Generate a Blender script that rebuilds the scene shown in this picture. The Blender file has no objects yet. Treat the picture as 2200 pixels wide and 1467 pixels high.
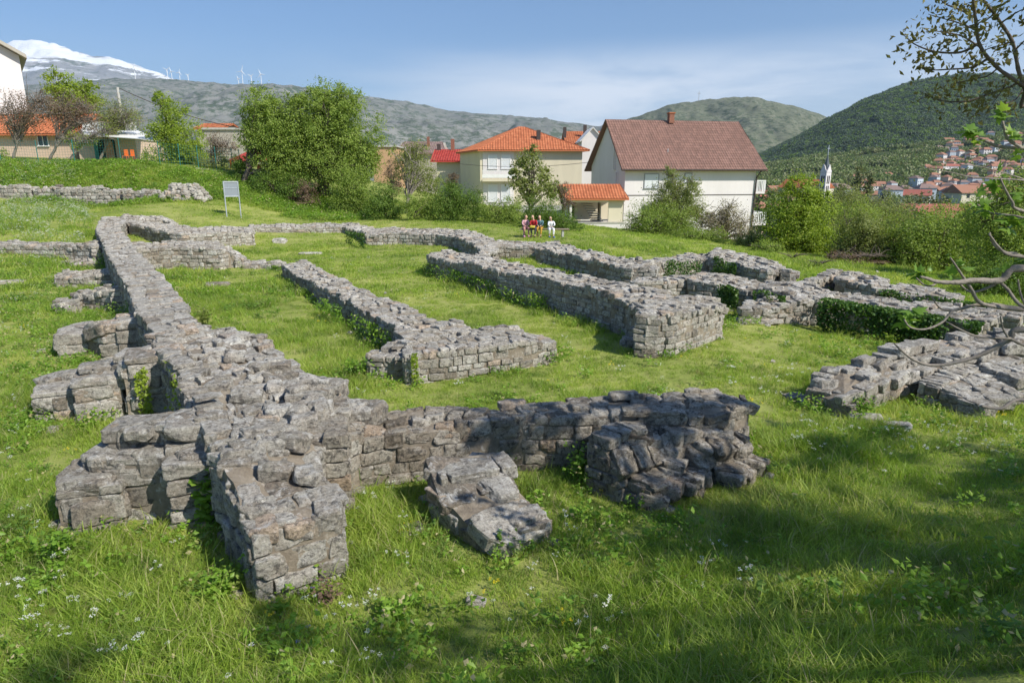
import bpy, math, random
import numpy as np
from mathutils import Vector
R = math.radians
random.seed(7)
rng = np.random.default_rng(11)
scene = bpy.context.scene
COL = scene.collection

# ------------------------------------------------------------------ camera
FPX, HOR = 1400.0, 375.0
EYE = 3.4
PITCH = math.atan((733.5 - HOR) / FPX)
cam_d = bpy.data.cameras.new('camera'); cam = bpy.data.objects.new('camera', cam_d); COL.objects.link(cam)
cam.location = (0, 0, EYE); cam.rotation_euler = (math.pi / 2 - PITCH, 0, 0)
cam_d.sensor_width = 36; cam_d.lens = 36 * FPX / 2200; cam_d.clip_start = 0.05; cam_d.clip_end = 60000
scene.camera = cam

# ------------------------------------------------------------------ light
SUN_EL, SUN_AZ = R(42), math.atan2(0.80, -0.60)        # azimuth from +Y towards +X
sd = np.array([math.cos(SUN_EL) * math.sin(SUN_AZ), math.cos(SUN_EL) * math.cos(SUN_AZ), math.sin(SUN_EL)])
sl = bpy.data.lights.new('sun', 'SUN'); sl.energy = 5.0; sl.angle = R(0.53); sl.color = (1.0, 0.94, 0.83)
so = bpy.data.objects.new('sun', sl); COL.objects.link(so)
so.rotation_euler = Vector(sd).to_track_quat('Z', 'Y').to_euler()

world = bpy.data.worlds.new("World"); scene.world = world; world.use_nodes = True
wn, wl = world.node_tree.nodes, world.node_tree.links
wn.clear()
sky = wn.new('ShaderNodeTexSky'); sky.sky_type = 'NISHITA'; sky.sun_disc = False
sky.sun_elevation = SUN_EL; sky.sun_rotation = SUN_AZ; sky.altitude = 100; sky.air_density = 1.0; sky.dust_density = 0.6; sky.ozone_density = 5.0
bg = wn.new('ShaderNodeBackground'); bg.inputs['Strength'].default_value = 0.092
wo = wn.new('ShaderNodeOutputWorld')
tc = wn.new('ShaderNodeTexCoord')
sep = wn.new('ShaderNodeSeparateXYZ'); wl.new(tc.outputs['Generated'], sep.inputs[0])
mp = wn.new('ShaderNodeMapping'); mp.inputs['Scale'].default_value = (1.5, 1.5, 9.0); mp.inputs['Rotation'].default_value = (0, R(4), 0)
wl.new(tc.outputs['Generated'], mp.inputs[0])
nz = wn.new('ShaderNodeTexNoise'); nz.inputs['Scale'].default_value = 1.7; nz.inputs['Detail'].default_value = 9; nz.inputs['Roughness'].default_value = 0.58; nz.inputs['Distortion'].default_value = 0.35
wl.new(mp.outputs[0], nz.inputs['Vector'])
def wmr(src, a, b, c, d):
    m = wn.new('ShaderNodeMapRange'); m.interpolation_type = 'SMOOTHSTEP'
    for i, v in enumerate((a, b, c, d)): m.inputs[i + 1].default_value = v
    wl.new(src, m.inputs[0]); return m.outputs[0]
def wmath(op, a, b):
    m = wn.new('ShaderNodeMath'); m.operation = op
    for i, s in enumerate((a, b)):
        if isinstance(s, (int, float)): m.inputs[i].default_value = s
        else: wl.new(s, m.inputs[i])
    return m.outputs[0]
low = wmr(sep.outputs['Z'], 0.115, 0.190, 1.0, 0.0)
wisp = wmr(nz.outputs['Fac'], 0.34, 0.60, 0.35, 1.0)
side = wmr(sep.outputs['X'], -0.35, 0.10, 0.08, 1.0)
fac = wmath('MULTIPLY', wmath('MULTIPLY', low, wisp), wmath('MULTIPLY', side, 0.9))
mx = wn.new('ShaderNodeMix'); mx.data_type = 'RGBA'
tn = wn.new('ShaderNodeMix'); tn.data_type = 'RGBA'; tn.blend_type = 'MULTIPLY'; tn.inputs[0].default_value = 1; wl.new(sky.outputs[0], tn.inputs[6]); tn.inputs[7].default_value = (.84, .98, 1.10, 1)
wl.new(fac, mx.inputs[0]); wl.new(tn.outputs[2], mx.inputs[6]); mx.inputs[7].default_value = (9.2, 9.6, 10.2, 1)
wl.new(mx.outputs[2], bg.inputs[0]); wl.new(bg.outputs[0], wo.inputs[0])

scene.view_settings.view_transform = 'Standard'; scene.view_settings.look = 'None'
scene.view_settings.gamma = 1; scene.view_settings.exposure = 0.42; scene.view_settings.use_curve_mapping = False
scene.render.engine = 'CYCLES'

# ------------------------------------------------------------------ helpers: geometry of the view, noise, meshes
CP, SP = math.cos(PITCH), math.sin(PITCH)
def ray(u, v):
    dx = (u - 1100) / FPX; dy = (733.5 - v) / FPX
    return np.array([dx, CP + dy * SP, -SP + dy * CP])
def P(u, v, z):                                   # the world point seen at (u, v) that lies at height z
    r = ray(u, v); t = (z - EYE) / r[2]
    return np.array([0, 0, EYE]) + r * t
def D(u, v, d):                                   # the world point seen at (u, v) that lies d metres ahead
    r = ray(u, v); return np.array([0, 0, EYE]) + r * (d / r[1])

def _h(ix, iy, iz):
    n = (ix.astype(np.int64) * 374761393 + iy.astype(np.int64) * 668265263 + iz.astype(np.int64) * 2147483647) & 0xFFFFFFFF
    n = ((n ^ (n >> 13)) * 1274126177) & 0xFFFFFFFF
    n = n ^ (n >> 16)
    return (n & 0xFFFF) / 32767.5 - 1.0
def vnoise(p):
    p = np.asarray(p, float); i = np.floor(p).astype(np.int64); f = p - i; f = f * f * (3 - 2 * f)
    r = 0
    for a in (0, 1):
        for b in (0, 1):
            for c in (0, 1):
                w = (f[..., 0] if a else 1 - f[..., 0]) * (f[..., 1] if b else 1 - f[..., 1]) * (f[..., 2] if c else 1 - f[..., 2])
                r = r + w * _h(i[..., 0] + a, i[..., 1] + b, i[..., 2] + c)
    return r
def fbm(p, o=4, g=0.5, l=2.03):
    p = np.asarray(p, float); s = 0; a = 1.0
    for k in range(o):
        s = s + a * vnoise(p + 17.3 * k); p = p * l; a *= g
    return s
def sstep(x, a, b):
    t = np.clip((x - a) / (b - a), 0, 1); return t * t * (3 - 2 * t)

def mesh_np(name, V, F, mats=(), midx=None, smooth=True, attrs=None):
    """V (n,3); F (m,k) or list of such arrays."""
    me = bpy.data.meshes.new(name)
    Fs = F if isinstance(F, list) else [F]
    Fs = [np.asarray(f) for f in Fs if len(f)]
    nv = len(V); me.vertices.add(nv); me.vertices.foreach_set('co', np.asarray(V, np.float32).ravel())
    li = np.concatenate([f.ravel() for f in Fs]).astype(np.int32)
    tot = np.concatenate([np.full(len(f), f.shape[1]) for f in Fs]).astype(np.int32)
    st = np.concatenate([[0], np.cumsum(tot)[:-1]]).astype(np.int32)
    me.loops.add(len(li)); me.loops.foreach_set('vertex_index', li)
    me.polygons.add(len(tot)); me.polygons.foreach_set('loop_start', st); me.polygons.foreach_set('loop_total', tot)
    for m in mats: me.materials.append(m)
    if midx is not None: me.polygons.foreach_set('material_index', np.asarray(midx, np.int32))
    me.polygons.foreach_set('use_smooth', np.full(len(tot), bool(smooth)))
    if attrs:
        for k, a in attrs.items():
            at = me.attributes.new(k, 'FLOAT', 'POINT'); at.data.foreach_set('value', np.asarray(a, np.float32))
    me.update(calc_edges=True); return me

def tag(o, label=None, cat=None, group=None, kind=None):
    if label: o['label'] = label
    if cat: o['category'] = cat
    if group: o['group'] = group
    if kind: o['kind'] = kind
    return o
def link(name, me, parent=None, loc=None):
    o = bpy.data.objects.new(name, me); COL.objects.link(o)
    if parent is not None: o.parent = parent
    if loc is not None: o.location = loc
    return o
def empty(name, loc, label, cat, group=None, rz=0.0):
    o = bpy.data.objects.new(name, None); COL.objects.link(o); o.location = loc; o.rotation_euler = (0, 0, rz)
    o.empty_display_size = 0.2
    return tag(o, label, cat, group)
def local(V, loc, rz=0.0):                        # world verts -> verts local to an Empty
    V = np.asarray(V, float) - np.asarray(loc, float)
    if rz:
        c, s = math.cos(-rz), math.sin(-rz); V = np.stack([V[:, 0] * c - V[:, 1] * s, V[:, 0] * s + V[:, 1] * c, V[:, 2]], 1)
    return V

class MB:                                         # small mesh collector
    def __init__(s): s.V = []; s.F = {3: [], 4: []}; s.n = 0; s.poly = []
    def add(s, V, F):
        V = np.asarray(V, float)
        for f in F:
            f = [int(i) + s.n for i in f]
            if len(f) in s.F: s.F[len(f)].append(f)
            else:
                for k in range(1, len(f) - 1): s.F[3].append([f[0], f[k], f[k + 1]])
        s.V.append(V); s.n += len(V)
    def box(s, c, h, rz=0.0, bev=0.0):
        c = np.asarray(c, float); hx, hy, hz = h
        if bev:
            b = min(bev, hx * .45, hy * .45, hz * .45)
            V = []
            for z, k in ((-hz, b), (-hz + b, 0), (hz - b, 0), (hz, b)):
                x, y = hx - k, hy - k; q = b * .6
                V += [(x - q, y, z), (x, y - q, z), (x, -y + q, z), (x - q, -y, z), (-x + q, -y, z), (-x, -y + q, z), (-x, y - q, z), (-x + q, y, z)]
            F = []
            for r in range(3):
                for k in range(8): F.append([r * 8 + k, r * 8 + 8 + k, r * 8 + 8 + (k + 1) % 8, r * 8 + (k + 1) % 8])
            F.append(list(range(8))); F.append(list(range(31, 23, -1)))
            V = np.array(V)
        else:
            V = np.array([(x, y, z) for z in (-hz, hz) for x, y in ((-hx, -hy), (hx, -hy), (hx, hy), (-hx, hy))])
            F = [[3, 2, 1, 0], [4, 5, 6, 7], [0, 1, 5, 4], [1, 2, 6, 5], [2, 3, 7, 6], [3, 0, 4, 7]]
        if rz:
            co, si = math.cos(rz), math.sin(rz); V = np.stack([V[:, 0] * co - V[:, 1] * si, V[:, 0] * si + V[:, 1] * co, V[:, 2]], 1)
        s.add(V + c, F); return s
    def tube(s, pts, rad, k=6, cap=True):
        pts = np.asarray(pts, float); n = len(pts); rad = np.broadcast_to(np.asarray(rad, float), (n,))
        t = np.gradient(pts, axis=0); t /= np.linalg.norm(t, axis=1)[:, None] + 1e-9
        up = np.array([0, 0, 1.0]) if abs(t[0][2]) < .9 else np.array([1.0, 0, 0])
        V = []
        for i in range(n):
            a = np.cross(t[i], up); a /= np.linalg.norm(a) + 1e-9; b = np.cross(a, t[i]); up = b
            for j in range(k):
                q = 2 * math.pi * j / k; V.append(pts[i] + rad[i] * (a * math.cos(q) + b * math.sin(q)))
        F = [[i * k + j, i * k + (j + 1) % k, (i + 1) * k + (j + 1) % k, (i + 1) * k + j] for i in range(n - 1) for j in range(k)]
        if cap: F += [list(range(k - 1, -1, -1)), [(n - 1) * k + j for j in range(k)]]
        s.add(V, F); return s
    def quad(s, a, b, c, d): s.add([a, b, c, d], [[0, 1, 2, 3]]); return s
    def prism(s, poly, y0, y1):                   # polygon in xz extruded along y
        n = len(poly); V = [(x, y0, z) for x, z in poly] + [(x, y1, z) for x, z in poly]
        F = [list(range(n)), list(range(2 * n - 1, n - 1, -1))] + [[i, i + n, (i + 1) % n + n, (i + 1) % n] for i in range(n)]
        s.add(V, F); return s
    def mesh(s, name, mat, smooth=False):
        V = np.concatenate(s.V) if s.V else np.zeros((0, 3)); F = [np.array(f) for f in (s.F[4], s.F[3]) if len(f)]
        return mesh_np(name, V, F, [mat] if mat else [], smooth=smooth)
    def build(s, name, mat, parent=None, loc=None, smooth=False): return link(name, s.mesh(name, mat, smooth), parent, loc)

# ------------------------------------------------------------------ materials
def nmat(name):
    m = bpy.data.materials.new(name); m.use_nodes = True; nt = m.node_tree; nt.nodes.clear()
    return m, nt.nodes, nt.links
def node(N, t, **kw):
    n = N.new(t)
    for k, v in kw.items():
        if k in n.inputs: n.inputs[k].default_value = v
        else: setattr(n, k, v)
    return n
def noise(N, L, vec, scale, detail=5, rough=.55, dist=0.0):
    n = N.new('ShaderNodeTexNoise'); n.inputs['Scale'].default_value = scale; n.inputs['Detail'].default_value = detail
    n.inputs['Roughness'].default_value = rough; n.inputs['Distortion'].default_value = dist; L.new(vec, n.inputs['Vector']); return n.outputs['Fac']
def ramp(N, L, src, stops):
    n = N.new('ShaderNodeValToRGB'); e = n.color_ramp.elements
    while len(e) < len(stops): e.new(.5)
    for i, (p, c) in enumerate(stops): e[i].position = p; e[i].color = (*c, 1) if len(c) == 3 else c
    L.new(src, n.inputs[0]); return n.outputs[0]
def mixc(N, L, f, a, b, mode='MIX'):
    n = N.new('ShaderNodeMix'); n.data_type = 'RGBA'; n.blend_type = mode
    for s, i in ((f, 0), (a, 6), (b, 7)):
        if isinstance(s, (int, float)): n.inputs[i].default_value = s
        elif isinstance(s, tuple): n.inputs[i].default_value = (*s, 1)
        else: L.new(s, n.inputs[i])
    return n.outputs[2]
def mr(N, L, src, a, b, c=0.0, d=1.0):
    n = N.new('ShaderNodeMapRange'); 
    for i, v in enumerate((a, b, c, d)): n.inputs[i + 1].default_value = v
    L.new(src, n.inputs[0]); return n.outputs[0]
def mth(N, L, op, a, b=0.0):
    n = N.new('ShaderNodeMath'); n.operation = op
    for i, s in enumerate((a, b)):
        if isinstance(s, (int, float)): n.inputs[i].default_value = s
        else: L.new(s, n.inputs[i])
    return n.outputs[0]
def bumpn(N, L, h, strength, dist, prev=None):
    n = N.new('ShaderNodeBump'); n.inputs['Strength'].default_value = strength; n.inputs['Distance'].default_value = dist; L.new(h, n.inputs['Height'])
    if prev is not None: L.new(prev, n.inputs['Normal'])
    return n.outputs[0]
def pbsdf(N, L, col, rough=.8, bump=None, spec=.3):
    b = N.new('ShaderNodeBsdfPrincipled'); b.inputs['Roughness'].default_value = rough; b.inputs['Specular IOR Level'].default_value = spec
    if isinstance(col, tuple): b.inputs['Base Color'].default_value = (*col, 1)
    else: L.new(col, b.inputs['Base Color'])
    if bump is not None: L.new(bump, b.inputs['Normal'])
    return b
def outp(N, L, sh):
    o = N.new('ShaderNodeOutputMaterial'); L.new(sh, o.inputs[0])

def plain(name, col, rough=.7, var=.12, scale=3.0, bump=.15, metal=0.0, spec=.3, bs=None):
    m, N, L = nmat(name); g = N.new('ShaderNodeNewGeometry').outputs['Position']
    n1 = noise(N, L, g, scale, 6, .6); n2 = noise(N, L, g, bs or scale * 9, 4, .6)
    c = mixc(N, L, mr(N, L, n1, .3, .7), tuple(x * (1 - var) for x in col), tuple(min(1, x * (1 + var)) for x in col))
    b = pbsdf(N, L, c, rough, bumpn(N, L, n2, bump, .01), spec); b.inputs['Metallic'].default_value = metal
    outp(N, L, b.outputs[0]); return m

def stone_mat(name, tint=(1, 1, 1), dark=0.0):
    m, N, L = nmat(name); g = N.new('ShaderNodeNewGeometry')
    at = N.new('ShaderNodeAttribute'); at.attribute_name = 'rnd'; r = at.outputs['Fac']
    va = N.new('ShaderNodeVectorMath'); va.operation = 'ADD'; L.new(g.outputs['Position'], va.inputs[0]); sc_ = N.new('ShaderNodeVectorMath'); sc_.operation = 'SCALE'; sc_.inputs[0].default_value = (31, 17, 23); L.new(r, sc_.inputs['Scale']); L.new(sc_.outputs[0], va.inputs[1]); pos = va.outputs[0]
    base = ramp(N, L, r, [(0, (.24, .215, .18)), (.22, (.39, .37, .325)), (.45, (.50, .485, .44)), (.66, (.57, .55, .50)), (.92, (.68, .67, .63)), (1.0, (.58, .47, .37))])
    n1 = noise(N, L, pos, 3.5, 8, .65, .4)
    c = mixc(N, L, mr(N, L, n1, .38, .62, 0, .5), base, (.36, .295, .24))
    n5 = noise(N, L, pos, 34, 6, .8, .4)
    c = mixc(N, L, .85, c, mixc(N, L, mr(N, L, n5, .36, .62), (.52, .50, .47), (1.3, 1.29, 1.26)), 'MULTIPLY')
    c = mixc(N, L, mr(N, L, noise(N, L, g.outputs['Position'], 1.7, 6, .65, .4), .50, .68, 0, .55), c, (.19, .18, .165))   # weather stains
    n2 = noise(N, L, pos, 13, 8, .72, .3)
    c = mixc(N, L, mr(N, L, n2, .52, .60, 0, .75 + dark * .2), c, (.10, .095, .088))       # dark lichen
    n3 = noise(N, L, pos, 9.0, 9, .75, .6)
    sepn = N.new('ShaderNodeSeparateXYZ'); L.new(g.outputs['Normal'], sepn.inputs[0])
    up = mr(N, L, sepn.outputs['Z'], .1, .8, .25, 1.0)
    c = mixc(N, L, mth(N, L, 'MULTIPLY', mr(N, L, n3, .52, .63, 0, .75), up), c, (.74, .73, .70))   # pale crustose lichen on the tops
    n4 = noise(N, L, pos, 60, 5, .8)
    c = mixc(N, L, mr(N, L, n4, .57, .64, 0, .75), c, (.06, .055, .05))
    c = mixc(N, L, 1.0, c, tint, 'MULTIPLY')
    h1 = noise(N, L, pos, 22, 9, .72, .2); h2 = noise(N, L, pos, 85, 6, .75)
    vo = N.new('ShaderNodeTexVoronoi'); vo.inputs['Scale'].default_value = 16; vo.feature = 'F1'; L.new(pos, vo.inputs['Vector'])
    b1 = bumpn(N, L, h1, 1.0, .05); b2 = bumpn(N, L, h2, 1.0, .014, b1)
    outp(N, L, pbsdf(N, L, c, .92, b2, .15).outputs[0]); return m
M = {}
M['stone'] = stone_mat('limestone_rubble')
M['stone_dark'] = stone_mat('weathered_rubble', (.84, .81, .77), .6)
def mortar_mat(name, a, b):
    m, N, L = nmat(name); pos = N.new('ShaderNodeNewGeometry').outputs['Position']
    n1 = noise(N, L, pos, 6, 8, .7, .3); n2 = noise(N, L, pos, 30, 6, .75)
    c = mixc(N, L, mr(N, L, n1, .35, .65), a, b); c = mixc(N, L, mr(N, L, n2, .55, .68, 0, .5), c, (.14, .12, .10))
    c = mixc(N, L, mr(N, L, noise(N, L, pos, 11, 7, .7), .58, .68, 0, .6), c, (.62, .60, .56))
    b1 = bumpn(N, L, n2, .9, .03); b2 = bumpn(N, L, noise(N, L, pos, 110, 4, .7), .6, .006, b1)
    outp(N, L, pbsdf(N, L, c, .95, b2, .1).outputs[0]); return m
M['mortar'] = mortar_mat('old_mortar', (.20, .165, .125), (.34, .295, .235))

def leaf_mat(name, c0, c1, c2, trans=.35, rough=.5, patch=0.0, spec=.3):
    """c0 dark, c1 mid, c2 light leaf colours, picked leaf by leaf; patch: slow change over the ground"""
    m, N, L = nmat(name); pos = N.new('ShaderNodeNewGeometry').outputs['Position']
    at = N.new('ShaderNodeAttribute'); at.attribute_name = 'rnd'
    oi = N.new('ShaderNodeObjectInfo').outputs['Random']
    if patch:
        f = mth(N, L, 'ADD', mth(N, L, 'MULTIPLY', at.outputs['Fac'], .45), mth(N, L, 'ADD', mth(N, L, 'MULTIPLY', oi, .15), mth(N, L, 'MULTIPLY', mr(N, L, noise(N, L, pos, patch, 5, .6, .4), .34, .66), .4)))
    else:
        f = mth(N, L, 'ADD', mth(N, L, 'MULTIPLY', at.outputs['Fac'], .7), mth(N, L, 'MULTIPLY', mr(N, L, noise(N, L, pos, 1.1, 3, .6), .3, .7), .3))
    c = ramp(N, L, f, [(0.0, c0), (.5, c1), (1.0, c2)])
    if patch:
        c = mixc(N, L, mr(N, L, noise(N, L, pos, patch * 2.3, 4, .6), .52, .66, 0, .6), c, (c0[0] * .95, c0[1] * .85, c0[2] * 2.2))
        c = mixc(N, L, mr(N, L, noise(N, L, pos, patch * 3.1, 5, .65, .5), .60, .70, 0, .55), c, (.42, .34, .17))
        c = mixc(N, L, mth(N, L, 'GREATER_THAN', at.outputs['Fac'], .93), c, (.52, .46, .26))
    b = pbsdf(N, L, c, rough, None, spec); t = N.new('ShaderNodeBsdfTranslucent')
    L.new(mixc(N, L, 1.0, c, (1.25, 1.25, .7), 'MULTIPLY'), t.inputs[0])
    ms = N.new('ShaderNodeMixShader'); ms.inputs[0].default_value = trans; L.new(b.outputs[0], ms.inputs[1]); L.new(t.outputs[0], ms.inputs[2])
    outp(N, L, ms.outputs[0]); return m
M['grass'] = leaf_mat('grass_blade', (.10, .20, .022), (.32, .45, .065), (.62, .62, .20), .5, .45, .55)
M['weed'] = leaf_mat('weed_leaf', (.11, .22, .028), (.22, .38, .045), (.38, .52, .08), .45, .45, .5)
M['ivy'] = leaf_mat('ivy_leaf', (.030, .075, .014), (.065, .14, .022), (.15, .24, .04), .3, .4)
M['leaf_mid'] = leaf_mat('leaf_mid_green', (.11, .18, .032), (.25, .345, .062), (.40, .48, .13), .46)
M['leaf_dark'] = leaf_mat('leaf_dark_green', (.07, .13, .025), (.14, .23, .038), (.24, .34, .065), .42)
M['leaf_bright'] = leaf_mat('leaf_bright_green', (.14, .21, .025), (.29, .39, .045), (.41, .49, .09), .48)
M['leaf_olive'] = leaf_mat('leaf_olive_green', (.12, .155, .045), (.24, .28, .08), (.38, .42, .15), .45)
M['leaf_brown'] = leaf_mat('leaf_red_brown', (.13, .085, .06), (.21, .14, .10), (.20, .19, .09), .3)
M['leaf_fig'] = leaf_mat('fig_leaf', (.10, .20, .03), (.17, .30, .05), (.30, .42, .09), .45, .4)
M['leaf_pine'] = leaf_mat('pine_needles', (.045, .078, .048), (.072, .112, .064), (.115, .15, .085), .2)
M['leaf_twig'] = leaf_mat('young_oak_leaf', (.10, .09, .03), (.17, .15, .05), (.26, .26, .09), .35)
M['leaf_dry'] = leaf_mat('half_dry_leaf', (.16, .12, .08), (.26, .22, .13), (.32, .34, .14), .35)
M['leaf_far'] = leaf_mat('far_scrub_leaf', (.09, .14, .045), (.16, .22, .065), (.24, .29, .10), .25)
M['leaf_far_olive'] = leaf_mat('far_olive_leaf', (.11, .13, .06), (.18, .20, .085), (.25, .26, .12), .25)
M['petal_white'] = leaf_mat('white_petal', (.55, .58, .5), (.72, .74, .70), (.85, .85, .83), .3)
M['petal_violet'] = leaf_mat('violet_petal', (.10, .09, .42), (.20, .17, .62), (.3, .26, .75), .3)
M['petal_yellow'] = leaf_mat('yellow_petal', (.6, .45, .02), (.7, .6, .03), (.75, .65, .1), .3)
M['bark'] = plain('bark', (.13, .105, .085), .9, .3, 8, .9, bs=40)
M['bark_pale'] = plain('pale_bark', (.24, .21, .18), .9, .3, 8, .8, bs=40)

def ground_mat():
    m, N, L = nmat('meadow_ground'); pos = N.new('ShaderNodeNewGeometry').outputs['Position']
    n1 = noise(N, L, pos, .55, 5, .6, .4); n2 = noise(N, L, pos, 7, 7, .7); n3 = noise(N, L, pos, .012, 6, .6)
    near = mixc(N, L, mr(N, L, n1, .35, .65), (.20, .25, .055), (.34, .36, .11))
    near = mixc(N, L, mr(N, L, n2, .5, .7, 0, .55), near, (.11, .085, .05))
    far = mixc(N, L, mr(N, L, n3, .4, .6), (.045, .085, .025), (.11, .13, .05))
    ln = N.new('ShaderNodeVectorMath'); ln.operation = 'LENGTH'; L.new(pos, ln.inputs[0])
    c = mixc(N, L, mr(N, L, ln.outputs['Value'], 70, 160), near, far)
    outp(N, L, pbsdf(N, L, c, .95, bumpn(N, L, n2, .8, .05), .1).outputs[0]); return m
M['ground'] = ground_mat()
# ------------------------------------------------------------------ terrain
_cp = []
for u, v, z in [(130, 1150, 0), (500, 1330, 0), (900, 1250, .03), (1200, 1180, .08), (130, 915, 0), (120, 770, .05), (0, 900, -.02), (0, 650, .15), (700, 700, 0), (1000, 820, .03), (1400, 780, .03),
                (1700, 980, .1), (1650, 1100, .15), (2000, 900, .1), (2200, 950, .22), (2200, 1150, .55), (1900, 1300, .55), (1500, 1400, .35), (2200, 1450, 1.05), (1100, 1460, .18), (300, 1460, .02), (750, 1050, .08), (1250, 1005, .12),
                (1640, 730, .02), (1250, 680, 0), (900, 590, .1), (1100, 600, .05), (500, 640, .05), (400, 580, .1), (720, 600, .1), (600, 530, .25), (1300, 590, .0), (1450, 640, -.15), (1900, 740, -.3), (2000, 720, -.3), (1600, 690, -.05), (2120, 870, .1),
                (250, 445, 1.5), (560, 455, 1.3), (0, 480, 1.3), (100, 500, 1.0), (0, 530, .75), (100, 447, 1.6), (440, 450, 1.55),
                (700, 465, .95), (900, 475, .85), (1050, 490, .78), (1130, 508, .6), (1250, 520, .5), (1400, 535, .3), (1560, 552, .15), (1700, 560, -.1), (1900, 590, -.25), (2100, 620, -.35), (2200, 640, -.3), (1250, 545, .3),
                (1100, 545, .2), (850, 520, .3), (1350, 565, .2)]:
    q = P(u, v, z); _cp.append((q[0], q[1], z))
_cp += [(0, 0, 1.75), (3, 0, 1.9), (-3, 0, 1.2), (-3.5, 2.5, .25), (0, 2.4, .75), (3.2, 2.4, 1.35), (7, 0, 2.0), (8, 4.5, .9), (6.5, 7, .3), (8, 8, .15), (10, 10, .1), (-9, 0, .5), (-12, 8, 0), (14, 16, -.3), (20, 22, -.9), (12, -8, 2.4), (14, 6, .5), (-12, -8, 1.4),
        (-33, 41.5, 3.8), (-25, 42, 3.75), (-18.5, 43, 3.25), (-14, 44, 2.3), (-30, 50, 4.3), (-20, 52, 4.0), (-12, 55, 2.6), (-45, 40, 4.2), (-45, 60, 5), (-25, 75, 4.3), (-8, 48, 1.4), (-2, 50, .9), (3, 45, .2), (8, 44, -.3), (-30, 38.2, 2.0), (-22, 38.6, 1.8), (-40, 30, 1.9), (-28, 25, 1.0), (-20, 12, .1),
        (0, 73, -.4), (10, 60, -1.9), (16, 58, -2.1), (22, 45, -1.6), (25, 34, -1.4), (35, 40, -3), (45, 60, -6), (20, 80, -4), (0, 95, -2), (60, 30, -5), (-60, 90, 4), (45, 15, -2), (60, 95, -10), (20, 100, -6)]
_cp = np.array(_cp)
def _phi(r): return -np.sqrt(r * r + 1.0)
_A = _phi(np.hypot(_cp[:, None, 0] - _cp[None, :, 0], _cp[:, None, 1] - _cp[None, :, 1])) + np.eye(len(_cp)) * .3
_n = len(_cp)
_S = np.block([[_A, np.ones((_n, 1))], [np.ones((1, _n)), np.zeros((1, 1))]])
_w = np.linalg.solve(_S, np.append(_cp[:, 2], 0))
def gz(x, y):
    """ground height"""
    x = np.asarray(x, float); y = np.asarray(y, float); sh = x.shape; x = x.ravel(); y = y.ravel(); out = np.empty(len(x))
    for i in range(0, len(x), 40000):
        a, b = x[i:i + 40000], y[i:i + 40000]
        out[i:i + 40000] = _phi(np.hypot(a[:, None] - _cp[None, :, 0], b[:, None] - _cp[None, :, 1])) @ _w[:-1] + _w[-1]
    out = np.clip(out, -16, 7)
    r = np.hypot(x, y - 30)
    k = sstep(r, 65, 230)
    far = -14 + sstep(-x, 0, 260) * 2 * (1 - sstep(r, 600, 1500))
    z = out * (1 - k) + far * k
    p = np.stack([x, y, np.zeros_like(x)], 1)
    z += .035 * fbm(p * .8, 3) * (1 - k) + 1.2 * k * fbm(p * .006, 3)
    # a knoll under the right-hand town, and the rise towards the hills
    return z.reshape(sh)
def g1(x, y): return float(gz(np.array([x]), np.array([y]))[0])

def hill_slope(x, y): return 0
# one ground sheet, fine near the camera and coarse far away
def axis(lo, hi, n, fine, c):
    t = np.linspace(-1, 1, n); k = 7.0; s = np.sinh(k * t) / np.sinh(k)
    s = np.where(t < 0, -s * lo, s * hi) * (1 - fine) ; lin = np.where(t < 0, -t * lo, t * hi) * fine
    return s + lin + c
xa = np.unique(np.concatenate([np.arange(-50, 50.1, .45), np.sign(np.linspace(-1, 1, 121)) * (50 + 15000 * np.abs(np.linspace(-1, 1, 121)) ** 3.2)]))
ya = np.unique(np.concatenate([np.arange(-8, 70.1, .45), -8 - 600 * np.linspace(0, 1, 14) ** 2, 70 + 17000 * np.linspace(0, 1, 110) ** 3.2]))
GX, GY = np.meshgrid(xa, ya); GZ = gz(GX, GY)
nx, ny = len(xa), len(ya); idx = np.arange(nx * ny).reshape(ny, nx)
F = np.stack([idx[:-1, :-1], idx[:-1, 1:], idx[1:, 1:], idx[1:, :-1]], -1).reshape(-1, 4)
ground = link('ground', mesh_np('ground', np.stack([GX, GY, GZ], -1).reshape(-1, 3), F, [M['ground']])); tag(ground, kind='structure')

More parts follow.
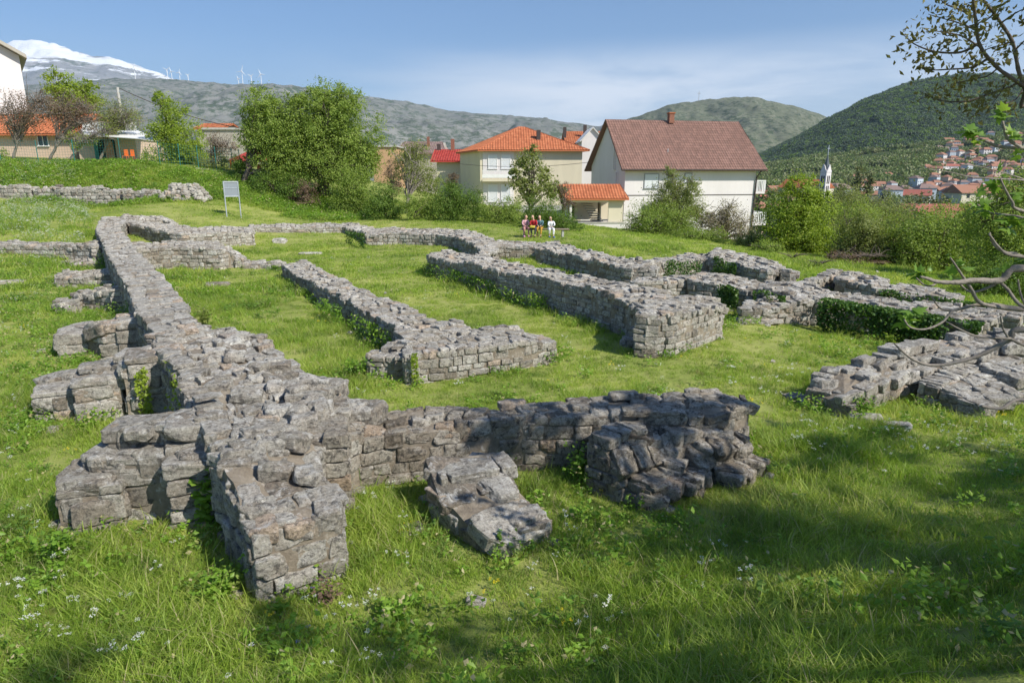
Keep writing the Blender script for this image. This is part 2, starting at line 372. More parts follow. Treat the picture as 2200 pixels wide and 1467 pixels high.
# ------------------------------------------------------------------ hills
def hill_mat(name, rock_a, rock_b, scrub, scrub_amt, sc, snow=None, rockpatch=None):
    m, N, L = nmat(name); gg = N.new('ShaderNodeNewGeometry'); pos = gg.outputs['Position']
    mpn = N.new('ShaderNodeMapping'); mpn.inputs['Scale'].default_value = (1, .6, 2.2); L.new(pos, mpn.inputs[0]); pv = mpn.outputs[0]
    n1 = noise(N, L, pv, sc, 8, .65, .5); n2 = noise(N, L, pv, sc * 5, 8, .7, .4); n3 = noise(N, L, pv, sc * 26, 6, .75)
    c = mixc(N, L, mr(N, L, n1, .38, .62), rock_a, rock_b)
    f = mth(N, L, 'ADD', mth(N, L, 'MULTIPLY', n2, .55), mth(N, L, 'ADD', mth(N, L, 'MULTIPLY', n3, .3), mth(N, L, 'MULTIPLY', n1, .25)))
    c = mixc(N, L, mr(N, L, f, .60 - scrub_amt, .64 - scrub_amt * .8), c, scrub)
    if snow:
        sp = N.new('ShaderNodeSeparateXYZ'); L.new(pos, sp.inputs[0])
        sm = N.new('ShaderNodeMapping'); sm.inputs['Rotation'].default_value = (0, R(28), 0); sm.inputs['Scale'].default_value = (.22, .4, 1.7); L.new(pos, sm.inputs[0])
        s1 = noise(N, L, sm.outputs[0], snow[2], 9, .66, .6)
        at = N.new('ShaderNodeAttribute'); at.attribute_name = 'rnd'
        hh = mr(N, L, at.outputs['Fac'], snow[0], snow[1])
        sf = mr(N, L, mth(N, L, 'ADD', hh, mth(N, L, 'MULTIPLY', s1, 3.0)), 2.0, 2.12)
        c = mixc(N, L, sf, c, (.74, .77, .82))
    outp(N, L, pbsdf(N, L, c, .95, bumpn(N, L, n2, .5, 1.0 / sc * .05), .05).outputs[0]); return m

def hill(name, sky_pts, D0, D1, D2, zbase, mat, rough, nscale, na=260, nr=110, pw=1.0, du=(0, 0), ridges=0.0, label=None):
    """a hill whose crest, D1 metres off, stands at the heights measured from the photo; foot at D0, back at D2"""
    su = np.array([p[0] for p in sky_pts], float); sv = np.array([p[1] for p in sky_pts], float)
    uu = np.linspace(su[0], su[-1], na); vv = np.interp(uu, su, sv)
    k = np.ones(5) / 5; vv = np.convolve(np.pad(vv, 2, mode='edge'), k, 'valid')
    rr = np.array([ray(a, b) for a, b in zip(uu, vv)])
    ax = rr[:, 0] / rr[:, 1]; crest = EYE + rr[:, 2] / rr[:, 1] * D1
    t = np.linspace(0, 1, nr); fr = int(nr * .72)
    d = np.concatenate([np.linspace(D0, D1, fr), np.linspace(D1, D2, nr - fr + 1)[1:]])
    X = ax[None, :] * d[:, None]; Y = np.repeat(d[:, None], na, 1)
    s = np.concatenate([np.linspace(0, 1, fr), np.linspace(1, 0, nr - fr + 1)[1:]])
    prof = np.where(np.arange(nr) < fr, s ** pw, s * s * (3 - 2 * s))
    H = np.maximum(crest - zbase, 5)
    nb = fbm(np.stack([X, Y, 0 * X], -1) * nscale, 6, .5)
    rd = 1 - np.abs(fbm(np.stack([X * 1.0, Y * .35, 0 * X + 3], -1) * nscale * 1.7, 5, .55))
    env = prof * (1 - .93 * np.exp(-((s - 1) / .07) ** 2))[:, ] if False else None
    e = (4 * s * (1 - s)) ** .7
    Z = zbase - 3 + H[None, :] * prof[:, None] + e[:, None] * (nb * rough + (rd - .6) * ridges)
    Z += .012 * H[None, :] * fbm(np.stack([X, Y, 0 * X], -1) * nscale * 9, 4)
    ix = np.arange(nr * na).reshape(nr, na)
    F = np.stack([ix[:-1, :-1], ix[:-1, 1:], ix[1:, 1:], ix[1:, :-1]], -1).reshape(-1, 4)
    V = np.stack([X, Y, Z], -1).reshape(-1, 3)
    hgt = ((Z - zbase) / max(H.max(), 1)).ravel()
    o = link(name, mesh_np(name, V, F, [mat], attrs={'rnd': hgt})); tag(o, kind='structure'); return o, (X, Y, Z)

hm_snow = hill_mat('snow_mountain_rock', (.20, .21, .22), (.30, .30, .30), (.11, .13, .10), .03, .0012, snow=(.50, 1.05, .0030))
hm_pl = hill_mat('plateau_limestone', (.155, .165, .15), (.24, .24, .225), (.075, .10, .07), .06, .004)
hm_mid = hill_mat('scrubby_hillside', (.125, .14, .095), (.19, .195, .145), (.06, .085, .048), .055, .012)
hm_for = hill_mat('wooded_hillside', (.055, .080, .035), (.085, .105, .05), (.035, .062, .028), .10, .02)
hm_low = hill_mat('green_slope', (.07, .09, .035), (.11, .12, .055), (.045, .07, .028), .09, .05)

hill('snowy_mountain', [(-500, 180), (-250, 150), (-100, 122), (0, 98), (20, 90), (55, 87), (105, 90), (140, 104), (190, 120), (240, 122), (300, 143), (335, 154), (375, 170), (450, 190), (560, 215), (700, 250), (900, 300)],
     6500, 11000, 15000, -14, hm_snow, 130, .0006, ridges=160, pw=1.2)
hillPL, plat = hill('bare_plateau_hills', [(-600, 215), (-200, 205), (0, 192), (60, 182), (200, 174), (260, 169), (340, 171), (420, 175), (500, 181), (560, 181), (620, 189), (700, 200), (760, 205), (830, 212), (900, 222), (960, 238), (1060, 245), (1160, 254), (1230, 263), (1290, 273), (1400, 292), (1560, 320), (1800, 350)],
     1900, 5000, 7500, -14, hm_pl, 55, .0016, na=420, nr=170, ridges=70, pw=.85)
hill('scrub_hill', [(1180, 330), (1260, 296), (1330, 262), (1400, 238), (1455, 221), (1500, 214), (1560, 209), (1620, 208), (1665, 216), (1700, 226), (1740, 236), (1780, 253), (1840, 285), (1950, 330), (2100, 360)],
     1700, 3000, 4200, -14, hm_mid, 26, .003, na=300, nr=130, ridges=26, pw=.8)
_, forest = hill('forest_hill', [(1540, 368), (1600, 345), (1650, 326), (1700, 302), (1780, 257), (1860, 214), (1930, 186), (2000, 166), (2060, 160), (2120, 158), (2200, 163), (2350, 185), (2600, 240)],
     1150, 1900, 3000, -14, hm_for, 20, .004, na=300, nr=130, ridges=16, pw=.85)
_, slope = hill('green_slope', [(1500, 372), (1600, 362), (1680, 350), (1750, 338), (1850, 328), (1950, 314), (2050, 302), (2200, 284), (2400, 270), (2600, 270)],
     640, 1080, 1500, -14, hm_low, 5, .008, na=240, nr=100, ridges=4, pw=1.1)
_hx = {}
def surf_sampler(g):
    X, Y, Z = g; ny_, nx_ = X.shape; d = Y[:, 0]; a = X[0] / Y[0, 0]
    def f(x, y):
        i = np.interp(y, d[:int(ny_ * .72)], np.arange(int(ny_ * .72))); j = np.interp(x / y, a, np.arange(nx_))
        i0 = np.clip(i.astype(int), 0, ny_ - 2); j0 = np.clip(j.astype(int), 0, nx_ - 2); fi = i - i0; fj = j - j0
        return (Z[i0, j0] * (1 - fi) * (1 - fj) + Z[i0 + 1, j0] * fi * (1 - fj) + Z[i0, j0 + 1] * (1 - fi) * fj + Z[i0 + 1, j0 + 1] * fi * fj)
    return f
slope_z, forest_z = surf_sampler(slope), surf_sampler(forest)

# ------------------------------------------------------------------ masonry
def cube_grid(n):
    """surface of a cube cut into n x n per face, shared vertices"""
    ids = {}; V = []; F = []
    def vid(p):
        if p not in ids: ids[p] = len(V); V.append(p)
        return ids[p]
    for ax in range(3):
        for s in (0, n):
            for i in range(n):
                for j in range(n):
                    q = []
                    for (a, b) in ((i, j), (i + 1, j), (i + 1, j + 1), (i, j + 1)):
                        p = [0, 0, 0]; p[ax] = s; p[(ax + 1) % 3] = a; p[(ax + 2) % 3] = b; q.append(vid(tuple(p)))
                    F.append(q if s else q[::-1])
    v = np.array(V, float) / n * 2 - 1
    return np.sign(v) * np.abs(v) ** .5, np.array(F)
_cg = {n: cube_grid(n) for n in (2, 3, 4, 6, 9)}

class Masonry:
    def __init__(s): s.V = []; s.F = []; s.R = []; s.MI = []; s.n = 0
    def raw(s, V, F, r, mi):
        s.V.append(V); s.F.append(F + s.n); s.R.append(r); s.MI.append(np.full(len(F), mi)); s.n += len(V)
    def stones(s, C, Hd, T, N_, n=3, rough=.10, sup=7.0, cuts=5, jit=.06, tilt=0.0):
        """C centres, Hd half sizes (along, out, up), T tangents, N_ outward normals"""
        if not len(C): return
        G, F = _cg[n]; m = len(G); k = len(C)
        C, Hd, T, N_ = (np.asarray(a, float) for a in (C, Hd, T, N_))
        e = sup * rng.uniform(.7, 1.4, (k, 1, 1))
        g = G[None]; p = g / (np.abs(g) ** e).sum(2, keepdims=True) ** (1 / e)
        for _ in range(cuts):
            d = rng.normal(size=(k, 1, 3)); d /= np.linalg.norm(d, axis=2, keepdims=True)
            c = rng.uniform(.80, 1.2, (k, 1, 1)) * (np.abs(d).sum(2, keepdims=True) * .56 + .38)
            t = (p * d).sum(2, keepdims=True) - c
            p = p - np.maximum(t, 0) * d
        w = p * Hd[:, None, :]
        U = np.cross(N_, T); U /= np.linalg.norm(U, axis=1)[:, None] + 1e-9
        if tilt or jit:
            A = rng.normal(0, 1, (k, 3)) * np.array([jit, jit * .4, jit * .4])[None] + rng.normal(0, 1, (k, 3)) * tilt
            a, b, c = A[:, 0:1], A[:, 1:2], A[:, 2:3]
            x, y, z = w[..., 0], w[..., 1], w[..., 2]
            x, y = x - a * y, y + a * x; x, z = x - b * z, z + b * x; y, z = y - c * z, z + c * y
            w = np.stack([x, y, z], 2)
        V = C[:, None] + w[..., 0:1] * T[:, None] + w[..., 1:2] * N_[:, None] + w[..., 2:3] * U[:, None]
        sz = Hd.min(1)[:, None]
        V = V.reshape(-1, 3)
        dirn = (V.reshape(k, m, 3) - C[:, None]); dirn /= np.linalg.norm(dirn, axis=2, keepdims=True) + 1e-9
        off = np.repeat(rng.uniform(0, 50, (k, 3)), m, 0); dsp = fbm(V * 7.5 + off, 2).reshape(k, m) * rough * sz * 1.6
        if n >= 6: dsp = dsp + fbm(V * 26 + off, 3).reshape(k, m) * .012
        V = V.reshape(k, m, 3) + dirn * dsp[..., None]
        r = np.repeat(np.clip(rng.normal(.5, .27, k), 0, 1), m)
        FF = (F[None] + (np.arange(k) * m)[:, None, None]).reshape(-1, 4)
        s.raw(V.reshape(-1, 3), FF, r, 0)
    def mesh(s, name, mats):
        return mesh_np(name, np.concatenate(s.V), np.concatenate(s.F), mats, np.concatenate(s.MI), False, {'rnd': np.concatenate(s.R)})

FOOT = []                                          # footprints of the walls (world xy quads): no grass grows there
def resample(A, step):
    A = np.asarray(A, float); s = np.concatenate([[0], np.cumsum(np.linalg.norm(np.diff(A[:, :2], axis=0), axis=1))])
    return A, s
def wall_stones(Lw, Rw, S=1.0, n=3, flat=0.0, ztopj=.05, base=None, course=.125, length=(.14, .36), topn=None, rugged=1.0, foot=True, mort=.016, topsize=(.25, .21)):
    """masonry of a wall between its left and right top edges (world points, same count); returns a Masonry"""
    ms = Masonry(); L = np.array(Lw, float); Rr = np.array(Rw, float); k = len(L); topn = topn or n
    dd = L[-1] - L[0]
    if dd[0] * (L[0] - Rr[0])[1] - dd[1] * (L[0] - Rr[0])[0] < 0: L, Rr = Rr, L
    # finer, ragged edges
    def dens(E, q, ph):
        t = np.linspace(0, len(E) - 1, q); o = np.stack([np.interp(t, np.arange(len(E)), E[:, i]) for i in range(3)], 1)
        o[:, 2] += fbm(np.c_[o[:, :2] * 1.6, np.full(q, 2.0)], 3) * .055 * min(rugged, 1.5) * (1 - .6 * flat)
        if q > 3: o[1:-1, :2] += (fbm(np.c_[o[1:-1, :2] * 2.2, np.full(q - 2, ph)], 2) * .035 * rugged)[:, None]
        return o
    q_ = max(k, int(np.linalg.norm(L[-1] - L[0]) / .3) + 2); L, Rr = dens(L, q_, 5.0), dens(Rr, q_, 9.0); k = q_
    Cc = (L + Rr) / 2; _, sc = resample(Cc, 1); tot = sc[-1]
    def at(s, E): return np.stack([np.interp(s, sc, E[:, i]) for i in range(3)], -1)
    # ---- core of mortar
    nst = max(3, int(tot / .14)); ss = np.linspace(0, tot, nst); a = at(ss, L); b = at(ss, Rr)
    across = b - a; across[:, 2] = 0; wd = np.linalg.norm(across, axis=1)[:, None]; ac = across / (wd + 1e-9)
    nc = 7; rows = []
    zg = np.minimum(gz(a[:, 0], a[:, 1]), gz(b[:, 0], b[:, 1])) - .3
    prof = [(0, 'b'), (0, .35), (0, .75), (0, 1)] + [(t, 1) for t in np.linspace(0, 1, nc)[1:-1]] + [(1, 1), (1, .75), (1, .35), (1, 'b')]
    for t, h in prof:
        m_ = mort * (1 - 2 * t) if t in (0, 1) else 0
        q = a * (1 - t) + b * t + ac * m_; zt = q[:, 2] - .020 - .012 * (t in (0, 1))
        q[:, 2] = zg if h == 'b' else zg + (zt - zg) * h
        rows.append(q)
    G = np.stack(rows, 1); npf = len(prof)
    # pull the ends in a little
    tg = (Cc[-1] - Cc[0]) / (np.linalg.norm(Cc[-1] - Cc[0]) + 1e-9); G[0] += tg * mort; G[-1] -= tg * mort
    dn = fbm(G.reshape(-1, 3) * 5, 3).reshape(G.shape[:2]); G[:, 3:npf - 3, 2] += dn[:, 3:npf - 3] * .022; G[..., :2] += (fbm(G.reshape(-1, 3) * 6 + 9, 3).reshape(G.shape[:2]) * .012)[..., None]
    ix = np.arange(nst * npf).reshape(nst, npf)
    F = np.stack([ix[:-1, :-1], ix[:-1, 1:], ix[1:, 1:], ix[1:, :-1]], -1).reshape(-1, 4)
    caps = []
    for r_, fl in ((0, 1), (nst - 1, 0)):
        for j in range(npf // 2 - (npf % 2 == 0)):
            q = [ix[r_, j], ix[r_, j + 1], ix[r_, npf - 2 - j], ix[r_, npf - 1 - j]]; caps.append(q[::-1] if fl else q)
    ms.raw(G.reshape(-1, 3), np.concatenate([F[:, ::-1], np.array(caps)]), np.full(nst * npf, .5), 1)
    # ---- side faces
    edges = [(L, 1), (Rr, -1), (np.array([L[0], Rr[0]]), -1), (np.array([L[-1], Rr[-1]]), 1)]
    for E, sg in edges:
        d = np.diff(E, axis=0); es = np.concatenate([[0], np.cumsum(np.hypot(d[:, 0], d[:, 1]))]); LT = es[-1]
        if LT < .12: continue
        def ea(s): return np.stack([np.interp(s, es, E[:, i]) for i in range(3)], -1)
        z0 = min(g1(E[0][0], E[0][1]), g1(E[-1][0], E[-1][1])) - .12 if base is None else base; ztop = E[:, 2].max()
        z = z0; Cs = []; Hs = []; Ts = []; Ns = []
        while z < ztop - .02:
            h = course * S * rng.uniform(.7, 1.4); s = -rng.uniform(0, .2) * S
            while s < LT - .03:
                l = rng.uniform(*length) * S * (1.35 if rng.random() < .2 else 1); c = s + l / 2
                lo, hi = max(s, 0), min(s + l, LT)
                if hi - lo > .05:
                    c = (lo + hi) / 2; q = ea(c); q2 = ea(min(c + .05, LT)); q1 = ea(max(c - .05, 0)); t = q2 - q1; t[2] = 0; t /= np.linalg.norm(t) + 1e-9
                    nrm = np.array([-t[1], t[0], 0]) * sg
                    top = min(q[2], ea(lo)[2] + .03, ea(hi)[2] + .03) + rng.normal(0, ztopj * .5)
                    hh = min(h, top - z)
                    if hh > .045 and hh > .3 * h - .01 and rng.random() > .035:
                        dp = .13 * S
                        out = rng.normal(-.003, .012) * rugged
                        Cs.append([*(q[:2] - nrm[:2] * (dp - .015 - out)), z + hh / 2]); Hs.append([(hi - lo) / 2 * .95, dp, hh / 2 * .93]); Ts.append(t); Ns.append(nrm)
                s += l
            z += h
        ms.stones(Cs, Hs, Ts, Ns, n, rough=.07 * rugged, sup=13, cuts=3, jit=.018)
    # ---- top stones
    s = 0.0; Cs = []; Hs = []; Ts = []; Ns = []
    while s < tot:
        l = topsize[0] * S * rng.uniform(.7, 1.35); c = min(s + l / 2, tot - .03)
        qa, qb = at(np.array(c), L), at(np.array(c), Rr); w = np.linalg.norm((qb - qa)[:2]); nn = max(1, int(round(w / (topsize[1] * S * rng.uniform(.75, 1.3)))))
        q2, q1 = at(np.array(min(c + .05, tot)), Cc), at(np.array(max(c - .05, 0)), Cc); t = q2 - q1; slope_ = t[2] / (np.linalg.norm(t[:2]) + 1e-9); t /= np.linalg.norm(t) + 1e-9
        nr_ = np.cross([0, 0, 1], t); nr_ /= np.linalg.norm(nr_) + 1e-9
        cuts_ = np.sort(np.concatenate([[0, 1], np.linspace(0, 1, nn + 1)[1:-1] + rng.normal(0, .05, nn - 1)]))
        for j in range(nn):
            tm = (cuts_[j] + cuts_[j + 1]) / 2; sh = rng.uniform(-.12, .12) * l; cc = np.clip(c + sh, 0.04, max(tot - .04, .05)); q = at(np.array(cc), L) * (1 - tm) + at(np.array(cc), Rr) * tm
            hh = rng.uniform(.05, .085) * S * rugged ** .4; zj = rng.normal(-.004, ztopj * .55) * (1 - flat * .7)
            if rng.random() < .06 * rugged: zj -= .06
            Cs.append([q[0], q[1], q[2] - hh * .80 + zj]); Hs.append([l / 2 * rng.uniform(.82, .98), (cuts_[j + 1] - cuts_[j]) * w / 2 * rng.uniform(.84, .98), hh])
            Ts.append(t); Ns.append(nr_)
        s += l
    ms.stones(Cs, Hs, Ts, Ns, topn, rough=.12 * rugged * (1 - .4 * flat), sup=9 + 4 * flat, cuts=4, jit=.12, tilt=.05 * (1 - flat) * rugged)
    if foot:
        for i in range(k - 1): FOOT.append(np.array([L[i, :2], Rr[i, :2], Rr[i + 1, :2], L[i + 1, :2]]))
    return ms

def PP(rows, left=True):
    """rows of (uL, vL, uR, vR, z[, zR]) -> left and right edge points"""
    L = [P(r[0], r[1], r[4]) for r in rows]; Rr = [P(r[2], r[3], r[5] if len(r) > 5 else r[4]) for r in rows]
    return np.array(L), np.array(Rr)
def wall(name, rows, label=None, cat='ruined wall', parent=None, group=None, mat='stone', **kw):
    L, Rr = PP(rows); ms = wall_stones(L, Rr, **kw)
    o = link(name, ms.mesh(name, [M[mat], M['mortar']]), parent)
    if parent is None: tag(o, label, cat, group)
    elif label: o['label'] = label
    return o
def boulder(name, pts, label=None, parent=None, cat='rock', mat='stone_dark', n=9, rough=.18, sup=4.0, group=None, tilt=.05):
    """a cluster of big weathered blocks: pts = (x, y, z, half-x, half-y, half-z, angle)"""
    ms = Masonry(); pts = np.array(pts, float)
    T = np.stack([np.cos(pts[:, 6]), np.sin(pts[:, 6]), 0 * pts[:, 6]], 1); N_ = np.stack([-np.sin(pts[:, 6]), np.cos(pts[:, 6]), 0 * pts[:, 6]], 1)
    ms.stones(pts[:, :3], pts[:, 3:6], T, N_, n, rough, sup, 8, .05, tilt)
    o = link(name, ms.mesh(name, [M[mat], M['mortar']]), parent)
    if parent is None: tag(o, label, cat, group)
    return o

def ruin(name, label, group=None, cat='ruined wall', at=None):
    return empty(name, (0, 0, 0) if at is None else tuple(at), label, cat, group)
# ------------------------------------------------------------------ the ruins
# long wall on the left, running away from the near corner, with its side buttresses
w1 = ruin('ruined_wall', 'long pale stone wall on the left with a broad flat top and stub buttresses, running away from the near corner')
wall('wall_run', [(218, 466, 278, 464, 1.50), (205, 493, 258, 492, 1.28), (221, 522, 282, 520, 1.2), (237, 557, 304, 549, 1.13), (260, 597, 346, 588, 1.02), (288, 652, 381, 634, .96), (308, 690, 407, 670, .93), (335, 725, 420, 700, .93)],
     parent=w1, S=.95, n=3, topn=4, flat=.75, ztopj=.02, topsize=(.34, .3))
wall('wall_heap', [(335, 728, 425, 700, .95), (362, 775, 519, 727, 1.0, .85), (385, 820, 560, 760, .98, .85), (415, 870, 625, 800, .97, .85), (452, 925, 690, 828, .97, .92), (478, 975, 705, 880, .95, .95)],
     parent=w1, S=1.0, n=6, rugged=1.5, ztopj=.07, topsize=(.22, .19))
wall('wall_shoulder', [(470, 700, 505, 712, .6), (545, 735, 585, 760, .55), (590, 775, 640, 815, .5)], parent=w1, S=.9, n=4, rugged=1.6, ztopj=.06)
wall('buttress', [(122, 573, 128, 565, .32), (205, 562, 207, 550, .5)], parent=w1, n=3, rugged=1.3)
wall('buttress', [(118, 600, 124, 588, .42), (243, 588, 240, 574, .58)], parent=w1, n=3, rugged=1.1)
wall('buttress', [(160, 634, 168, 622, .42), (262, 626, 262, 612, .62)], parent=w1, n=3, rugged=1.1)
wall('buttress', [(118, 655, 126, 643, .30), (160, 652, 164, 640, .34)], parent=w1, n=4, rugged=1.3)
b5 = dict(parent=w1, n=9, S=1.9, rugged=1.2, course=.105, ztopj=.02, length=(.2, .42))
wall('buttress', [(117, 728, 137, 700, .42), (190, 716, 200, 690, .46), (222, 706, 232, 680, .62), (308, 690, 310, 668, .72)], **b5)
wall('buttress', [(106, 838, 130, 800, .48), (152, 830, 165, 800, .5)], **b5)
wall('buttress', [(150, 822, 170, 790, .62), (255, 800, 262, 770, .68)], **b5)
wall('buttress', [(258, 785, 268, 752, .82), (352, 762, 352, 738, .92)], **b5)
wall('buttress', [(112, 1052, 142, 1005, .46), (262, 1030, 262, 985, .48)], **b5)
wall('buttress', [(200, 985, 230, 940, .66), (330, 975, 340, 935, .7), (465, 968, 470, 920, .78)], **b5)
wall('buttress', [(232, 925, 255, 895, .86), (350, 915, 360, 880, .9), (462, 905, 468, 870, .98)], **b5)

# front wall and corner pillar
w4 = ruin('ruined_wall', 'rough front wall in dappled shade, nearest the viewer, with a pillar-like stub at its left end and rubble steps at its right')
wall('corner_pillar', [(538, 1150, 738, 1108, .66, .62), (515, 1080, 715, 1040, .74, .68), (492, 1010, 690, 985, .88, .72), (478, 965, 700, 925, .98, .84), (500, 905, 705, 860, .97, .9)],
     parent=w4, S=1.15, n=9, rugged=1.35, ztopj=.04, course=.15, length=(.18, .34), topsize=(.24, .22))
wall('wall_run', [(690, 955, 705, 850, .82, .9), (745, 950, 735, 868, .64, .78), (820, 938, 805, 892, .63, .66), (900, 928, 870, 878, .66, .7), (1000, 915, 960, 872, .7, .73), (1100, 900, 1080, 880, .74, .74), (1180, 892, 1160, 852, .78, .84), (1300, 892, 1290, 842, .78, .84), (1400, 893, 1390, 838, .78, .82), (1500, 890, 1480, 836, .78, .83), (1560, 885, 1545, 834, .77, .8), (1612, 872, 1600, 850, .72, .74)],
     parent=w4, S=1.0, n=6, rugged=1.45, ztopj=.035, mat='stone_dark', course=.13, topsize=(.24, .19))
wall('buttress', [(925, 985, 1085, 960, .58, .58), (915, 1014, 1075, 992, .50, .50), (955, 1085, 1130, 1052, .36, .38), (1035, 1160, 1184, 1120, .18, .24)],
     parent=w4, S=1.5, n=9, rugged=1.0, flat=.75, ztopj=.02, topsize=(.36, .34), course=.12)
wall('buttress', [(1262, 935, 1330, 912, .70), (1290, 960, 1445, 930, .62), (1330, 1000, 1450, 960, .50)], parent=w4, mat='stone_dark', S=1.1, n=9, rugged=1.35, ztopj=.06, topsize=(.3, .24))
wall('buttress', [(1335, 1015, 1430, 985, .38), (1400, 1050, 1520, 1010, .32)], parent=w4, mat='stone_dark', S=1.1, n=9, rugged=1.35, ztopj=.06)
wall('buttress', [(1415, 925, 1520, 905, .62), (1470, 965, 1600, 935, .50), (1500, 985, 1610, 955, .44)], parent=w4, mat='stone_dark', S=1.2, n=9, rugged=1.35, ztopj=.06)
wall('buttress', [(1530, 1010, 1600, 965, .28), (1600, 1030, 1648, 990, .22)], parent=w4, mat='stone_dark', S=1.1, n=9, rugged=1.35, ztopj=.05)
wall('buttress', [(640, 830, 655, 812, 1.0), (705, 838, 705, 815, 1.0)], parent=w4, S=1.8, n=9, rugged=1.3, ztopj=.02, foot=False)
wall('buttress', [(725, 880, 735, 858, .86), (795, 890, 800, 868, .82)], parent=w4, S=1.5, n=9, rugged=1.4, ztopj=.02, foot=False)

# big rounded stones set in the top of the heap and the pillar
for par, lst in ((w1, [(672, 825, 1.02, .19, .11, .09, .2), (640, 840, 1.0, .13, .09, .07, 1), (505, 765, 1.0, .14, .10, .07, .4), (560, 790, 1.0, .12, .10, .07, .9), (470, 830, 1.0, .15, .11, .06, .1), (530, 850, .98, .17, .11, .07, .3), (430, 800, 1.0, .12, .09, .05, .2), (455, 900, .97, .16, .09, .06, .3), (380, 905, .92, .17, .09, .06, .1), (300, 930, .88, .14, .09, .06, .15), (590, 830, .98, .13, .1, .06, 2)]),
                 (w4, [(600, 885, .98, .15, .10, .08, .5), (655, 905, .96, .13, .10, .08, .1), (585, 955, .93, .13, .09, .07, .3), (630, 950, .93, .15, .10, .08, -.2), (520, 960, .94, .11, .09, .06, .6), (590, 1015, .84, .15, .09, .09, .2), (655, 1020, .80, .10, .14, .07, .3), (640, 890, .98, .10, .09, .07, 1.2), (770, 875, .84, .14, .10, .08, .3), (800, 885, .80, .10, .08, .07, .8), (690, 875, .96, .13, .1, .07, .2), (1100, 868, .8, .16, .09, .05, .1), (1340, 850, .86, .18, .1, .05, 0), (600, 1125, .66, .15, .08, .06, .1)])):
    for u, v, z, a, b, c, ang in lst:
        q = P(u, v, z - .03); boulder('cap_stone', [(q[0], q[1], q[2], a, b, c, ang)], parent=par, mat='stone', n=9, rough=.22, sup=5, tilt=.08)

# low wall in the middle of the lawn with a T-shaped near end
w2 = ruin('ruined_wall', 'low broken wall across the middle of the lawn, its near end a T-shaped crosspiece of squared blocks')
wall('wall_run', [(605, 568, 655, 558, .5), (640, 592, 705, 585, .5), (700, 622, 760, 612, .5), (740, 642, 830, 640, .52), (790, 672, 880, 662, .54), (850, 702, 935, 682, .58), (872, 735, 1010, 705, .6, .52)], parent=w2, S=.9, n=4, rugged=1.4, ztopj=.04, topsize=(.26, .24))
wall('cross_wall', [(868, 762, 868, 728, .54), (960, 752, 960, 712, .55), (1060, 742, 1060, 702, .53), (1120, 740, 1110, 706, .48), (1196, 738, 1165, 715, .36)], parent=w2, S=.95, n=4, rugged=1.1, ztopj=.035)
wall('cross_wall', [(786, 768, 800, 752, .38), (884, 770, 880, 748, .42)], parent=w2, S=1.15, n=6, rugged=1.0)
wall('wall_stub', [(820, 752, 832, 738, .46), (870, 745, 866, 728, .52)], parent=w2, S=1.0, n=4, rugged=1.4)

# second long wall with the heavy near end
w3 = ruin('ruined_wall', 'long thick wall right of the lawn with a shaded side, ending nearest the viewer in a stepped square pier')
wall('wall_run', [(917, 549, 960, 537, .74), (985, 563, 1020, 548, .75), (1052, 578, 1064, 556, .76), (1120, 591, 1146, 573, .76), (1186, 604, 1213, 591, .78), (1267, 622, 1280, 601, .80), (1357, 646, 1370, 616, .84), (1390, 676, 1440, 628, .88)], parent=w3, S=.95, n=4, rugged=1.35, ztopj=.04, topsize=(.26, .22))
wall('pier', [(1388, 680, 1380, 660, .84), (1450, 672, 1440, 640, .88), (1500, 665, 1490, 635, .82), (1556, 660, 1530, 640, .68)], parent=w3, S=.95, n=4, rugged=1.1, ztopj=.03)
wall('pier_step', [(1352, 706, 1366, 690, .38), (1400, 706, 1406, 690, .42)], parent=w3, S=1.1, n=6, rugged=1.1)
wall('pier_step', [(1334, 724, 1345, 712, .22), (1395, 730, 1400, 710, .24)], parent=w3, S=1.2, n=6, rugged=1.0)

# cross walls at the far left
w5 = ruin('ruined_wall', 'pale cross wall of squared blocks joining the far part of the long left wall')
wall('wall_run', [(275, 478, 285, 468, 1.35), (380, 502, 375, 486, 1.05), (480, 499, 478, 487, 1.0), (545, 497, 540, 487, .96)], parent=w5, n=3, topn=3, S=1.0, ztopj=.03)
wall('wall_run', [(262, 468, 266, 462, 1.48), (350, 472, 350, 465, 1.3), (375, 482, 372, 475, 1.1)], parent=w5, n=3)
w6 = ruin('ruined_wall', 'cross wall with a stepped end that sinks into a thin line of stones on the lawn')
wall('wall_run', [(283, 536, 283, 520, .9), (380, 532, 380, 517, .88), (470, 535, 468, 520, .84), (492, 545, 490, 533, .62), (520, 557, 518, 548, .42)], parent=w6, n=3, topn=3)
wall('wall_footing', [(520, 568, 520, 558, .28), (560, 566, 560, 558, .28), (606, 567, 606, 558, .3)], parent=w6, n=3)

